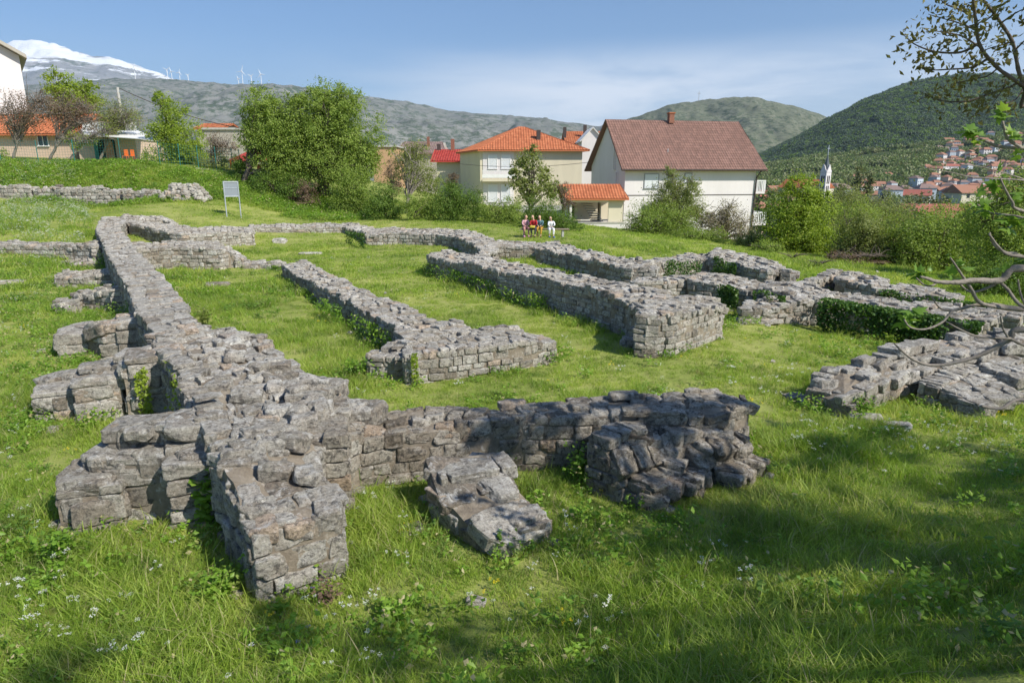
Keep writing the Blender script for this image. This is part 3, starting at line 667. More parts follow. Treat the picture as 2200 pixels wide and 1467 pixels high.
# far boundary wall with its niches
w7 = ruin('ruined_wall', 'far curving boundary wall below the bushes with a projecting pier and a rounded shaded niche')
wall('wall_run', [(535, 489, 535, 483, .88), (640, 488, 640, 481, .84), (740, 487, 745, 479, .82), (790, 501, 800, 488, .74)], parent=w7, n=3)
wall('wall_run', [(786, 504, 800, 490, .74), (860, 502, 868, 490, .78), (940, 504, 945, 492, .80), (990, 508, 1000, 494, .82)], parent=w7, n=3)
wall('wall_run', [(985, 509, 1000, 495, .82), (1020, 524, 1040, 505, .78), (1035, 535, 1066, 520, .74), (1032, 548, 1068, 537, .66)], parent=w7, n=3)
w8 = ruin('ruined_wall', 'stone wall in front of the four seated children, turning into a long shaded run')
wall('wall_run', [(1066, 528, 1070, 516, .66), (1150, 530, 1155, 520, .64), (1190, 532, 1198, 521, .66)], parent=w8, n=3)
wall('wall_run', [(1150, 532, 1190, 519, .69), (1222, 547, 1262, 537, .67), (1300, 565, 1326, 551, .66), (1357, 576, 1405, 562, .66)], parent=w8, n=3, topn=4, rugged=1.3)
wall('end_pier', [(1357, 578, 1360, 570, .62), (1412, 580, 1414, 570, .62)], parent=w8, n=3)
wall('wall_stub', [(1272, 574, 1280, 568, .40), (1312, 578, 1316, 570, .42)], parent=w8, n=3)
w9 = ruin('ruined_wall', 'wall rising to a rounded peak before the white house, then stepping down to the right')
wall('wall_run', [(1395, 567, 1400, 556, .60), (1440, 560, 1445, 550, .62), (1512, 556, 1516, 545, .64), (1535, 549, 1545, 534, .76)], parent=w9, n=3)
wall('wall_run', [(1525, 550, 1556, 534, .76), (1570, 562, 1610, 548, .64), (1620, 578, 1660, 563, .54), (1648, 586, 1682, 572, .5)], parent=w9, n=3, topn=4, rugged=1.2)
wall('wall_block', [(1678, 584, 1686, 578, .44), (1710, 585, 1712, 579, .44)], parent=w9, n=3, S=1.2)
w10 = ruin('ruined_wall', 'thick grey wall behind the stepped pier with a shaded ivy-spotted side')
wall('wall_run', [(1362, 608, 1368, 596, .62), (1420, 604, 1425, 592, .62), (1488, 600, 1490, 588, .62)], parent=w10, n=3, topn=4, rugged=1.2)
wall('wall_run', [(1478, 602, 1505, 583, .62), (1540, 612, 1585, 594, .58), (1620, 622, 1670, 602, .55), (1680, 632, 1740, 612, .5), (1760, 642, 1800, 625, .48)], parent=w10, n=3, topn=4, rugged=1.3)
w11 = ruin('ruined_wall', 'low cross wall in the grass that joins the wall draped in ivy')
wall('wall_run', [(1592, 662, 1600, 648, .34), (1660, 656, 1670, 640, .40), (1730, 645, 1740, 630, .45), (1770, 638, 1780, 624, .48)], parent=w11, n=4, rugged=1.3)
wall('wall_footing', [(1587, 682, 1590, 676, .12), (1650, 680, 1652, 672, .12)], parent=w11, n=4)
w12 = ruin('ruined_wall', 'long wall on the right whose near side hangs full of dark ivy')
wall('wall_run', [(1755, 640, 1790, 622, .48), (1830, 650, 1870, 634, .42), (1920, 666, 1970, 650, .38), (2010, 680, 2060, 662, .36), (2105, 696, 2150, 678, .34)], parent=w12, n=4, rugged=1.3)
w13 = ruin('ruined_wall', 'far right wall with square shaded recesses at the edge of the scrub')
wall('wall_run', [(1728, 607, 1736, 597, .38), (1790, 588, 1796, 578, .44)], parent=w13, n=3)
wall('wall_run', [(1795, 596, 1825, 580, .44), (1845, 606, 1880, 590, .42), (1880, 622, 1915, 608, .30), (1960, 632, 1995, 618, .22), (2030, 645, 2065, 632, .16)], parent=w13, n=3, topn=4, rugged=1.2)
wall('wall_run', [(1960, 655, 1990, 645, .10), (2070, 668, 2090, 655, .10), (2190, 685, 2210, 668, .10)], parent=w13, n=3)

# right-hand near wall with rock-like top
w14 = ruin('ruined_wall', 'thick rock-topped wall at the right edge behind the bare fig branches')
wall('wall_run', [(1730, 826, 1765, 788, .40, .50), (1812, 846, 1808, 776, .44, .60), (1880, 824, 1872, 762, .46, .64), (1941, 804, 1945, 746, .48, .66), (2000, 792, 2004, 732, .50, .66), (2110, 776, 2080, 714, .52, .66), (2215, 758, 2180, 702, .54, .66)],
     parent=w14, S=1.1, n=6, topn=6, rugged=1.7, ztopj=.09, topsize=(.34, .2), course=.13)
wall('wall_step', [(1700, 848, 1712, 838, .14), (1798, 878, 1806, 862, .16)], parent=w14, S=1.3, n=6)
wall('buttress', [(1978, 812, 2060, 782, .46), (2040, 835, 2130, 808, .40), (2105, 866, 2190, 842, .36)], parent=w14, S=1.2, n=6, flat=.5, ztopj=.02)
wall('buttress', [(2105, 785, 2150, 762, .52), (2180, 818, 2240, 795, .44)], parent=w14, S=1.2, n=6, flat=.4)
wall('ruined_wall', [(-60, 524, -60, 514, .95), (60, 529, 60, 519, .88), (140, 529, 140, 520, .9), (212, 529, 212, 520, .95)], 'low stone line at the left edge, running into the shaded side of the long left wall', n=3)

# flat slabs lying in the grass
def slab(u, v, z, a, b, ang, label, h=.05):
    q = P(u, v, z); return boulder('stone_slab', [(q[0], q[1], g1(q[0], q[1]) + .03, a, b, h, ang)], label, cat='stone', mat='stone', n=6, sup=5, rough=.3, group='stones lying in the grass')
slab(1858, 905, .1, .22, .1, -.4, 'pale flat slab in the grass just below the step of the right-hand wall')
slab(1925, 925, .1, .16, .06, -.5, 'smaller pale slab in the grass, lower right of the right-hand wall step')
slab(465, 610, .1, .4, .28, .2, 'brown patch of broken stone in the lawn between the long left wall and the low middle wall', .07)
slab(668, 543, .2, .5, .2, .1, 'low flat slab in the far lawn, below the boundary wall')
slab(602, 525, .25, .3, .25, .1, 'small upright stone in the far lawn near the pale cross wall', .14)
slab(15, 608, .25, .5, .3, .3, 'worn pale slab in the grass at the left edge beside the low buttresses', .08)
slab(880, 1145, .05, .14, .1, .3, 'small sandy slab between the near pillar and the big sloping buttress', .05)
slab(1650, 690, 0, .35, .14, .1, 'flat threshold slab in the grass beside the stepped pier', .05)

# retaining wall of the bank at the left
def dry_wall(a, b, zt, label, d=38.0):
    pass
rw = ruin('retaining_wall', 'dry-stone retaining wall under the grassy bank at the left', cat='retaining wall')
for seg in ([(-80, 405, 1), (40, 400, 1), (66, 404, 1)], [(70, 410, 1), (110, 402, 1), (150, 406, 1), (205, 402, 1), (250, 412, 1)], [(262, 408, 1), (290, 414, 1), (330, 408, 1), (345, 418, 1)]):
    L = []; Rr = []
    for u, v, _ in seg:
        q = D(u, v, 38.5 + (u / 470.0) * .6); L.append(q); Rr.append(q + np.array([0, .7, 0]))
    ms = wall_stones(np.array(L), np.array(Rr), S=1.05, n=3, rugged=2.2, course=.17, mort=.06, ztopj=.12); link('wall_run', ms.mesh('wall_run', [M['stone'], M['mortar']]), rw)
rp = ruin('stone_heap', 'heap of loose stones against the bank, left of the metal information board', cat='stone heap')
q0 = D(398, 440, 38.5); pts = []
for _ in range(190):
    a = rng.uniform(-1, 1); h = rng.uniform(0, 1) ** 1.3; x = q0[0] + a * 1.35 * (1 - .45 * h); y = q0[1] + rng.uniform(-.5, .5) * (1 - h) + h * .3
    pts.append((x, y, g1(x, y) + .05 + h * .75, rng.uniform(.1, .2), rng.uniform(.1, .18), rng.uniform(.07, .12), rng.uniform(0, 3)))
boulder('loose_stones', pts, parent=rp, mat='stone', n=3, rough=.2, tilt=.2)
# ------------------------------------------------------------------ leaves, trees, bushes
def leaf_quads(Cn, size, up=0.25, aspect=.62, bend=.25, out=None):
    """a folded leaf (2 quads) at every centre; random orientation leaning outwards/upwards"""
    Cn = np.asarray(Cn, float); k = len(Cn); size = np.broadcast_to(size, (k,))[:, None] * rng.uniform(.6, 1.35, (k, 1))
    nrm = rng.normal(size=(k, 3)); nrm[:, 2] += up * 3
    if out is not None: nrm += out * 1.2
    nrm /= np.linalg.norm(nrm, axis=1)[:, None]
    a = np.cross(nrm, rng.normal(size=(k, 3))); a /= np.linalg.norm(a, axis=1)[:, None] + 1e-9; b = np.cross(nrm, a)
    h = size * .5; w = h * aspect; f = nrm * size * bend * .4
    V = np.stack([Cn - a * h, Cn + b * w - f, Cn + a * h, Cn - b * w - f], 1).reshape(-1, 3)
    i = np.arange(k)[:, None] * 4
    F = np.concatenate([i + np.array([[0, 1, 2]]), i + np.array([[0, 2, 3]])])
    return V, F, np.repeat(np.clip(rng.normal(.5, .27, k), 0, 1), 4)
def leaves_obj(name, Cn, size, mat, parent=None, **kw):
    V, F, r = leaf_quads(Cn, size, **kw)
    return link(name, mesh_np(name, V, F, [mat], smooth=False, attrs={'rnd': r}), parent)

def crown_points(blobs, n, lump=.35, shell=.55, nclump=None, cl=.16):
    """leaf positions: clumps spread through ellipsoid blobs (x, y, z, rx, ry, rz), more at the surface"""
    B = np.array(blobs, float); vol = (B[:, 3] * B[:, 4] * B[:, 5]) ** (2 / 3); pr = vol / vol.sum()
    nc = nclump or max(30, n // 45)
    bi = rng.choice(len(B), nc, p=pr); d = rng.normal(size=(nc, 3)); d /= np.linalg.norm(d, axis=1)[:, None]
    r = np.where(rng.random(nc) < shell, rng.uniform(.75, 1.05, nc), rng.uniform(.25, .8, nc)) * (1 + lump * fbm(d * 2.1 + bi[:, None] * 3.1, 2) * .6)
    cc = B[bi, :3] + d * r[:, None] * B[bi, 3:6]
    ci = rng.integers(0, nc, n); rad = B[bi[ci], 3:6].mean(1) * cl * rng.uniform(.6, 1.7, nc)[ci]
    q = rng.normal(size=(n, 3)) * rad[:, None] * np.array([1, 1, .8]) * .75
    return cc[ci] + q, d[ci]
def limb_mesh(base, tips, r0, droop=.0, k=6, twist=.12, trunk_top=None, seg=7):
    mb = MB(); base = np.array(base, float); tips = np.array(tips, float)
    top = np.array(trunk_top if trunk_top is not None else [tips[:, 0].mean(), tips[:, 1].mean(), base[2] + (tips[:, 2].max() - base[2]) * .7])
    t = np.linspace(0, 1, 9)[:, None]; tr = base * (1 - t) + top * t; H = np.linalg.norm(top - base)
    tr += np.stack([vnoise(tr * 1.1 / max(H * .15, .2) + s) for s in (1, 5, 9)], 1) * H * .03 * np.sin(t * 3.14)
    tr[0] = base - [0, 0, .2]
    mb.tube(tr, r0 * (1.25 - .95 * t[:, 0]) , 7)
    for tp in tips:
        f = np.clip((tp[2] - base[2]) / (top[2] - base[2] + 1e-6) * .55 * rng.uniform(.5, 1.1), .12, .93); i = f * 8; a = tr[int(i)] * (1 - i % 1) + tr[min(int(i) + 1, 8)] * (i % 1)
        s = np.linspace(0, 1, seg)[:, None]; c = a * (1 - s) + tp * s; L = np.linalg.norm(tp - a)
        c += np.stack([vnoise(c * 2.2 / max(L * .3, .15) + q) for q in (2, 6, 11)], 1) * L * twist * s ** .7 * .6; c[:, 2] += np.sin(s[:, 0] * 3.14) * L * .10
        mb.tube(c, r0 * (1.05 - f) * .55 * (1.06 - s[:, 0]) + .006, 5, cap=False)
    return mb
def tree(name, label, cat, base, blobs, mat, nleaf=9000, leaf=.14, r0=.14, bark='bark', group=None, trunk=True, limbs=26, trunk_top=None, extra_twigs=0, base_z=None, **kw):
    bx, by = base[:2]; z = g1(bx, by) if base_z is None else base_z; loc = (bx, by, z)
    e = empty(name, loc, label, cat, group)
    blobs = list(blobs)
    if cat in ('bush',):
        for b_ in list(blobs):
            gb = g1(b_[0], b_[1]); zc = b_[2]
            while zc - b_[5] * .8 > gb: zc -= b_[5] * .9; blobs.append((b_[0] + rng.normal(0, .15), b_[1] + rng.normal(0, .15), zc, b_[3] * 1.05, b_[4], b_[5]))
        nleaf = int(nleaf * (len(blobs) / (len(blobs) + 0.0)) * 1.25)
    B = np.array(blobs, float); B[:, :3] -= np.array(loc)
    Cn, dr = crown_points(B, nleaf, **kw)
    Cn[:, 2] = np.maximum(Cn[:, 2], .03)
    leaves_obj('crown', Cn, leaf, M[mat], e, out=dr)
    if trunk:
        k = rng.integers(0, len(B), limbs); d = rng.normal(size=(limbs, 3)); d /= np.linalg.norm(d, axis=1)[:, None]; d[:, 2] = np.abs(d[:, 2]) * .8
        tips = B[k, :3] + d * B[k, 3:6] * rng.uniform(.5, .95, (limbs, 1)); tips[:, 2] = np.maximum(tips[:, 2], .3)
        mb = limb_mesh((0, 0, 0), tips, r0, trunk_top=trunk_top)
        for _ in range(extra_twigs):
            tp = tips[rng.integers(0, limbs)]; q = tp + rng.normal(size=3) * B[:, 3].mean() * .45; q[2] = max(q[2], .3)
            s = np.linspace(0, 1, 5)[:, None]; c = tp * .9 * (1 - s) + q * s; c += rng.normal(size=(5, 3)) * .03; mb.tube(c, .022 * (1.1 - s[:, 0]) + .004, 4, cap=False)
        mb.build('trunk', M[bark], e, smooth=True)
    return e
def pb(u, v, r, d, ry=None, rz=None):              # a crown blob seen at (u, v) with radius r pixels, d metres ahead
    q = D(u, v, d); s = r / FPX * d; return (q[0], q[1], q[2], s, s if ry is None else ry / FPX * d, s if rz is None else rz / FPX * d)
def ground_at(u, d): q = D(u, 500, d); return (q[0], q[1])

big = 44.0
tree('big_tree', 'largest leafy green tree in front of the plateau, with a tall rounded crown', 'tree', ground_at(700, big),
     [pb(705, 245, 62, big), pb(745, 300, 66, big), pb(660, 290, 60, big), pb(700, 350, 75, big), pb(765, 360, 50, big), pb(640, 340, 50, big), pb(735, 225, 42, big), pb(690, 215, 32, big), pb(780, 320, 36, big)],
     'leaf_mid', 66000, .12, .34, limbs=60, cl=.125, lump=.8)
tree('leafy_tree', 'lighter green tree leaning left beside the largest tree, above the orange chairs', 'tree', ground_at(530, big - 1.5),
     [pb(560, 225, 40, big - 1), pb(545, 262, 32, big - 1), pb(590, 265, 50, big - 1), pb(575, 320, 48, big - 1), pb(620, 335, 48, big - 1), pb(550, 300, 32, big - 1), pb(620, 270, 46, big - 1), pb(600, 375, 34, big - 1), pb(640, 225, 24, big - 1)],
     'leaf_mid', 42000, .115, .15, limbs=46, cl=.16, lump=.5, trunk_top=None)
bushes = [
    ('dark green bush at the foot of the largest tree', (600, 412), [(585, 405, 34), (630, 410, 36), (560, 395, 24)], 42, 'leaf_dark', 9000, .09),
    ('red-tinged bush among the dark bushes under the largest tree', (640, 402), [(648, 398, 22), (668, 408, 20)], 41.5, 'leaf_brown', 3000, .08),
    ('tall leafy bush right under the largest tree crown', (755, 400), [(745, 375, 36), (775, 400, 34), (740, 415, 30), (790, 430, 26)], 41, 'leaf_mid', 12000, .09),
    ('round bush right of the largest tree, on the lawn edge', (820, 425), [(810, 420, 26), (840, 428, 24), (830, 405, 20)], 39, 'leaf_dark', 8000, .08),
    ('small low bush in the middle of the lawn edge', (890, 440), [(880, 440, 20), (905, 436, 20), (925, 446, 16)], 38, 'leaf_mid', 6000, .075),
    ('dense round bush below the left side of the cream house', (975, 430), [(960, 428, 30), (990, 425, 32), (1020, 432, 28), (975, 410, 20)], 38, 'leaf_dark', 14000, .075),
    ('bush below the balcony of the cream house', (1060, 445), [(1050, 448, 20), (1080, 452, 22), (1100, 445, 20)], 37, 'leaf_mid', 8000, .07),
    ('large dark bush behind the seated children', (1180, 460), [(1150, 455, 30), (1185, 462, 34), (1215, 478, 26), (1140, 470, 22), (1240, 492, 16)], 34.5, 'leaf_dark', 17000, .065),
    ('bright low bush left of the porch wall', (925, 410), [(915, 405, 22), (940, 400, 20)], 44, 'leaf_mid', 4000, .08),
]
for lab, bp, bl, d, mt, n, lf in bushes:
    tree('bush', lab, 'bush', ground_at(bp[0], d), [pb(u, v, r, d) for u, v, r in bl], mt, n, lf, .05, limbs=14, cl=.22, lump=.4, group='bushes along the lawn edge')
tree('thin_tree', 'thin grey-green tree with a slanting pale trunk left of the cream house', 'tree', ground_at(872, 42), [pb(895, 350, 42, 43), pb(870, 340, 30, 43), pb(915, 385, 32, 43), pb(885, 385, 34, 43), pb(900, 320, 24, 43)], 'leaf_olive', 9500, .085, .09, 'bark_pale', limbs=40, extra_twigs=40, cl=.2)
tree('bare_shrub', 'reddish bare shrub behind the thin tree', 'shrub', ground_at(845, 48), [pb(845, 370, 24, 48), pb(850, 400, 20, 48)], 'leaf_brown', 2600, .07, .05, limbs=40, extra_twigs=30)
tree('bare_shrub', 'orange-brown shrub against the left wall of the cream house', 'shrub', ground_at(968, 60), [pb(968, 392, 16, 60), pb(975, 380, 12, 60)], 'leaf_brown', 2000, .08, .05, limbs=30, extra_twigs=20)
tree('young_tree', 'young tree with big loose leaves in front of the cream house', 'tree', ground_at(1135, 42), [pb(1140, 350, 26, 42), pb(1115, 380, 26, 42), pb(1165, 375, 26, 42), pb(1145, 400, 34, 42), pb(1120, 345, 14, 42), pb(1150, 325, 12, 42), pb(1185, 405, 24, 42)], 'leaf_olive', 3600, .17, .07, limbs=34, cl=.26, shell=.7)
tree('bare_shrub', 'brown thin shrub beside the open porch', 'shrub', ground_at(1210, 42), [pb(1205, 410, 22, 42), pb(1218, 435, 18, 42)], 'leaf_brown', 1500, .07, .05, limbs=34, extra_twigs=40)
# in front of the white house and to its right
tree('slim_tree', 'slim yellow-green tree in front of the white house wall', 'tree', ground_at(1452, 40), [pb(1452, 400, 28, 40), pb(1428, 428, 36, 40), pb(1478, 425, 32, 40), pb(1450, 462, 46, 40), pb(1440, 372, 14, 40), pb(1488, 395, 15, 40), pb(1410, 450, 30, 40), pb(1495, 455, 28, 40)], 'leaf_olive', 19000, .09, .08, 'bark_pale', limbs=60, extra_twigs=60, cl=.2, shell=.5)
tree('bush', 'tall dark green bush before the white house, left of the brown shrub', 'bush', ground_at(1400, 38.5), [pb(1385, 475, 40, 38.5), pb(1430, 480, 44, 38.5), pb(1368, 500, 30, 38.5), pb(1470, 490, 38, 38.5), pb(1420, 510, 28, 38.5)], 'leaf_mid', 18000, .08, .05, limbs=40, extra_twigs=30, cl=.22)
tree('bare_shrub', 'brown twiggy shrub at the drainpipe corner of the white house', 'shrub', ground_at(1560, 38), [pb(1550, 480, 40, 38), pb(1582, 488, 36, 38), pb(1530, 508, 36, 38), pb(1595, 520, 30, 38), pb(1562, 452, 26, 38), pb(1520, 480, 26, 38)], 'leaf_dry', 12000, .075, .06, 'bark_pale', limbs=80, extra_twigs=90, cl=.25)
tree('bush', 'low green bush under the brown twiggy shrub', 'bush', ground_at(1500, 36), [pb(1490, 515, 30, 36), pb(1535, 522, 28, 36), pb(1460, 515, 24, 36)], 'leaf_mid', 9000, .075, .05, limbs=14, cl=.22)
tree('bright_tree', 'bright yellow-green maple-like tree right of the white house', 'tree', ground_at(1715, 33), [pb(1715, 430, 44, 33), pb(1690, 470, 50, 33), pb(1745, 480, 52, 33), pb(1715, 520, 52, 33), pb(1670, 510, 34, 33), pb(1775, 520, 34, 33), pb(1735, 400, 22, 33), pb(1700, 395, 16, 33), pb(1760, 430, 24, 33), pb(1680, 545, 30, 33), pb(1745, 555, 34, 33)], 'leaf_bright', 30000, .105, .12, limbs=50, cl=.2, lump=.5)
tree('scrub_tree', 'dull green scrubby tree between the bright tree and the fig branches, red-brown at its foot', 'tree', ground_at(1860, 30), [pb(1840, 490, 46, 30), pb(1880, 510, 48, 30), pb(1850, 545, 50, 30), pb(1900, 545, 40, 30), pb(1820, 540, 36, 30)], 'leaf_olive', 20000, .085, .09, limbs=60, extra_twigs=60, cl=.2)
tree('bush', 'brown-leaved bush low between the bright tree and the scrubby tree', 'bush', ground_at(1810, 28.5), [pb(1800, 570, 32, 28.5), pb(1845, 580, 30, 28.5), pb(1880, 585, 24, 28.5)], 'leaf_brown', 6000, .07, .04, limbs=40, extra_twigs=30)
tree('scrub_tree', 'wide green scrubby tree at the right, behind the fig branches', 'tree', ground_at(2020, 29), [pb(1960, 500, 50, 29), pb(2030, 490, 54, 29), pb(1990, 540, 54, 29), pb(2070, 530, 54, 29), pb(1940, 560, 40, 29), pb(2040, 570, 46, 29), pb(2090, 475, 36, 29)], 'leaf_mid', 32000, .085, .1, limbs=60, extra_twigs=50, cl=.2, lump=.5)
tree('scrub_tree', 'darker scrubby tree at the right edge of the picture', 'tree', ground_at(2160, 24), [pb(2140, 480, 60, 24), pb(2210, 500, 66, 24), pb(2150, 560, 60, 24), pb(2230, 590, 60, 24), pb(2170, 420, 44, 24), pb(2230, 400, 50, 24)], 'leaf_mid', 32000, .08, .12, limbs=60, extra_twigs=50, cl=.2)
tree('bush', 'bush low at the right edge, behind the far right wall', 'bush', ground_at(2160, 20), [pb(2150, 600, 44, 20), pb(2200, 610, 50, 20), pb(2110, 610, 36, 20)], 'leaf_dark', 12000, .065, .05, limbs=20, cl=.22)
for lab, u, v, r, d, mt in [('green bush just behind the peak of the far wall', 1640, 540, 24, 31, 'leaf_mid'), ('low olive bush between the bright tree and the far wall', 1700, 585, 22, 27, 'leaf_olive'), ('low green bush right of the squared wall block', 1760, 590, 22, 25, 'leaf_mid'), ('small bush in the gap beside the drainpipe corner', 1615, 520, 22, 34, 'leaf_olive')]:
    tree('bush', lab, 'bush', ground_at(u, d), [pb(u, v, r, d), pb(u + r, v + 4, r * .8, d), pb(u - r, v + 5, r * .8, d)], mt, 6000, .07, .04, limbs=20, cl=.25)
for k, (u, v, r, d, mt, lab) in enumerate([(1815, 430, 40, 75, 'leaf_olive', 'grey-green tree beyond the bright tree, beside the church tower'), (2120, 455, 46, 60, 'leaf_mid', 'green tree top below the far town at the right'), (1900, 455, 38, 65, 'leaf_olive', 'loose olive tree top in front of the red-roofed hall'),
                                     (1980, 450, 0, 0, '', ''), (2050, 475, 40, 50, 'leaf_mid', 'rounded tree top right of the red-roofed hall'), (1840, 470, 40, 55, 'leaf_mid', 'mid-green tree top below the poplars'), (1620, 490, 0, 0, '', '')]):
    if r: tree('distant_tree', lab, 'tree', ground_at(u, d), [pb(u, v, r, d), pb(u + r * .7, v + 14, r * .8, d), pb(u - r * .7, v + 12, r * .8, d), pb(u, v + 35, r * 1.1, d), pb(u, v + 70, r * 1.1, d)], mt, 9000, .16, .15, limbs=20, cl=.22)
# left side, above the bank
tree('green_tree', 'tall green tree behind the brown shrubs at the left, before the snowy mountain', 'tree', ground_at(150, 56), [pb(130, 180, 26, 56), pb(165, 190, 28, 56), pb(190, 210, 26, 56), pb(140, 215, 34, 56), pb(185, 240, 30, 56), pb(150, 260, 40, 56), pb(125, 160, 10, 56), pb(195, 180, 12, 56), pb(110, 200, 14, 56)], 'leaf_bright', 9500, .17, .14, limbs=40, cl=.24, shell=.6)
tree('green_tree', 'bright green fruit tree behind the teal fence, right of the white awning', 'tree', ground_at(385, 47), [pb(355, 220, 20, 47), pb(370, 255, 34, 47), pb(345, 285, 28, 47), pb(390, 290, 42, 47), pb(370, 325, 44, 47), pb(420, 320, 28, 47), pb(395, 345, 30, 47), pb(340, 210, 12, 47), pb(430, 345, 18, 47)], 'leaf_bright', 17000, .12, .11, limbs=40, cl=.2)
brown = [('brown leafless tree with forked trunk in front of the beige house window', 55, 47, [(20, 240, 36), (60, 225, 32), (85, 250, 34), (45, 265, 36), (95, 215, 18)], 'leaf_brown', 6500),
         ('brown leafless tree between the beige house and the white awning', 130, 47, [(120, 235, 28), (150, 230, 30), (180, 235, 28), (150, 262, 32), (190, 262, 24)], 'leaf_brown', 6500),
         ('olive bushy tree above the white awning', 235, 50, [(230, 245, 30), (265, 240, 28), (285, 255, 22), (245, 265, 28)], 'leaf_olive', 6000),
         ('grey-brown bare tree beside the flat-roofed house', 470, 50, [(465, 310, 26), (485, 320, 24), (455, 335, 22)], 'leaf_brown', 2500),
         ('small green tree with dark trunk under the awning edge', 175, 46, [(170, 300, 22), (195, 305, 16), (150, 298, 18), (230, 285, 16)], 'leaf_bright', 1600)]
for lab, u, d, bl, mt, n in brown:
    tree('garden_tree', lab, 'tree', ground_at(u, d), [pb(a, b, r, d) for a, b, r in bl], mt, n, .085, .085, 'bark_pale', limbs=70, extra_twigs=110, cl=.3, shell=.5)
for lab, u, d, bl, mt, n in [('pale yellow-green shrub at the left edge by the fence', 5, 45.5, [(5, 335, 14), (2, 350, 12)], 'leaf_bright', 900),
                             ('yellow-green shrub below the corner of the awning', 320, 45.5, [(315, 340, 14), (330, 348, 12), (305, 352, 10)], 'leaf_bright', 1500),
                             ('dark ivy-clad bush beside the metal information board', 525, 43, [(515, 350, 18), (520, 380, 18), (530, 405, 18)], 'leaf_dark', 5000),
                             ('dull shrub behind the fence left of the big trees', 450, 46, [(440, 350, 18), (465, 360, 14), (480, 345, 16)], 'leaf_olive', 3000)]:
    tree('shrub', lab, 'shrub', ground_at(u, d), [pb(a, b, r, d) for a, b, r in bl], mt, n, .085, .04, limbs=14, cl=.25)

# the shade trees: crowns beyond the right edge of the picture that throw the foreground shade
shade = tree('shade_tree', 'large tree beyond the right edge whose twigs hang into the sky', 'tree', (9.6, -.6), [(8.2, .0, 6.9, 2.2, 1.5, 1.2), (9.8, -1.0, 7.4, 2.4, 2.0, 1.5), (9.4, .8, 7.2, 1.6, 1.0, .9), (5.6, 2.5, 7.0, .9, .6, .6), (6.5, 2.8, 7.0, 1.1, .8, .7), (7.7, 3.0, 7.0, 1.2, .9, .7), (7.2, 2.6, 7.4, 1.2, .7, .5), (8.9, 3.3, 7.0, 1.2, .9, .8), (5.6, -1.2, 7.3, 1.6, 1.2, .9), (3.8, -1.7, 7.1, 1.4, .8, .8), (10.3, 3.0, 6.8, 1.4, 1.2, 1.0), (8.3, -3, 7.6, 2.2, 1.4, 1.2), (11.6, 1.6, 7, 1.7, 1.6, 1.2)], 'leaf_olive', 23000, .10, .20, limbs=60, cl=.105, shell=.5, nclump=175)
# ------------------------------------------------------------------ grass, weeds and small flowers (instanced stuff)
HID = {}
def clump_me(name, nb, rad, h0, h1, w, bend, mat, seed, droop=0.0):
    r_ = np.random.default_rng(seed); a = r_.uniform(0, 6.283, nb); rr = rad * np.sqrt(r_.random(nb)); bx, by = rr * np.cos(a), rr * np.sin(a)
    h = r_.uniform(h0, h1, nb); az = r_.uniform(0, 6.283, nb); bd = bend * r_.uniform(.3, 1.4, nb) * h; fa = az + r_.normal(0, .9, nb) + 1.57
    V = []; S = (0, .4, .75, 1.0)
    for s in S:
        cx = bx + np.cos(az) * bd * s ** 2; cy = by + np.sin(az) * bd * s ** 2; cz = h * (s - .18 * s * s * bend) - .01
        ww = w * (1 - s ** 1.6) * r_.uniform(.8, 1.2, nb) + .0004
        for sg in (-1, 1): V.append(np.stack([cx + sg * np.cos(fa) * ww / 2, cy + sg * np.sin(fa) * ww / 2, cz], 1))
    V = np.stack(V, 1); i = np.arange(nb)[:, None] * 8
    F = np.concatenate([i + np.array([[k, k + 1, k + 3, k + 2]]) for k in (0, 2, 4)])
    return mesh_np(name, V.reshape(-1, 3), F, [mat], smooth=True, attrs={'rnd': np.repeat(np.clip(r_.normal(.5, .26, nb), 0, 1), 8)})
def weed_me(name, n, rad, h, leaf, mat, seed):
    r_ = np.random.default_rng(seed); k = max(3, n // 9); V = []; 
    st = np.stack([r_.uniform(-rad, rad, k), r_.uniform(-rad, rad, k), r_.uniform(.5, 1.0, k) * h], 1)
    i = r_.integers(0, k, n); t = r_.random(n) ** .7; c = st[i] * np.stack([.5 + .5 * t, .5 + .5 * t, t], 1) + r_.normal(0, rad * .22, (n, 3)) * np.array([1, 1, .25]); c[:, 2] = np.maximum(c[:, 2], .01)
    V, F, r = leaf_quads(c, leaf, up=.6, aspect=.6)
    return mesh_np(name, V, F, [mat], smooth=False, attrs={'rnd': r})
def flower_me(name, mat, seed, h=.3, heads=3, R_=.028):
    r_ = np.random.default_rng(seed); mb = MB(); st = MB(); cs = []
    for k in range(heads):
        x, y, z = r_.uniform(-.07, .07), r_.uniform(-.07, .07), h * r_.uniform(.7, 1.1)
        st.tube([(0, 0, 0), (x * .4, y * .4, z * .6), (x, y, z)], .0018, 3, cap=False)
        for _ in range(16):
            a, q = r_.uniform(0, 6.28), R_ * math.sqrt(r_.random()); cs.append((x + q * math.cos(a), y + q * math.sin(a), z + .02 * r_.random()))
    V, F, r = leaf_quads(np.array(cs), .010, up=2.0, aspect=.9, bend=.1)
    n0 = len(V); SV = np.concatenate(st.V); SF = np.array(st.F[4]) + n0
    return mesh_np(name, np.concatenate([V, SV]), [F, SF], [mat, M['weed']], midx=np.concatenate([np.zeros(len(F)), np.ones(len(SF))]), smooth=False, attrs={'rnd': np.concatenate([r, np.full(len(SV), .5)])})
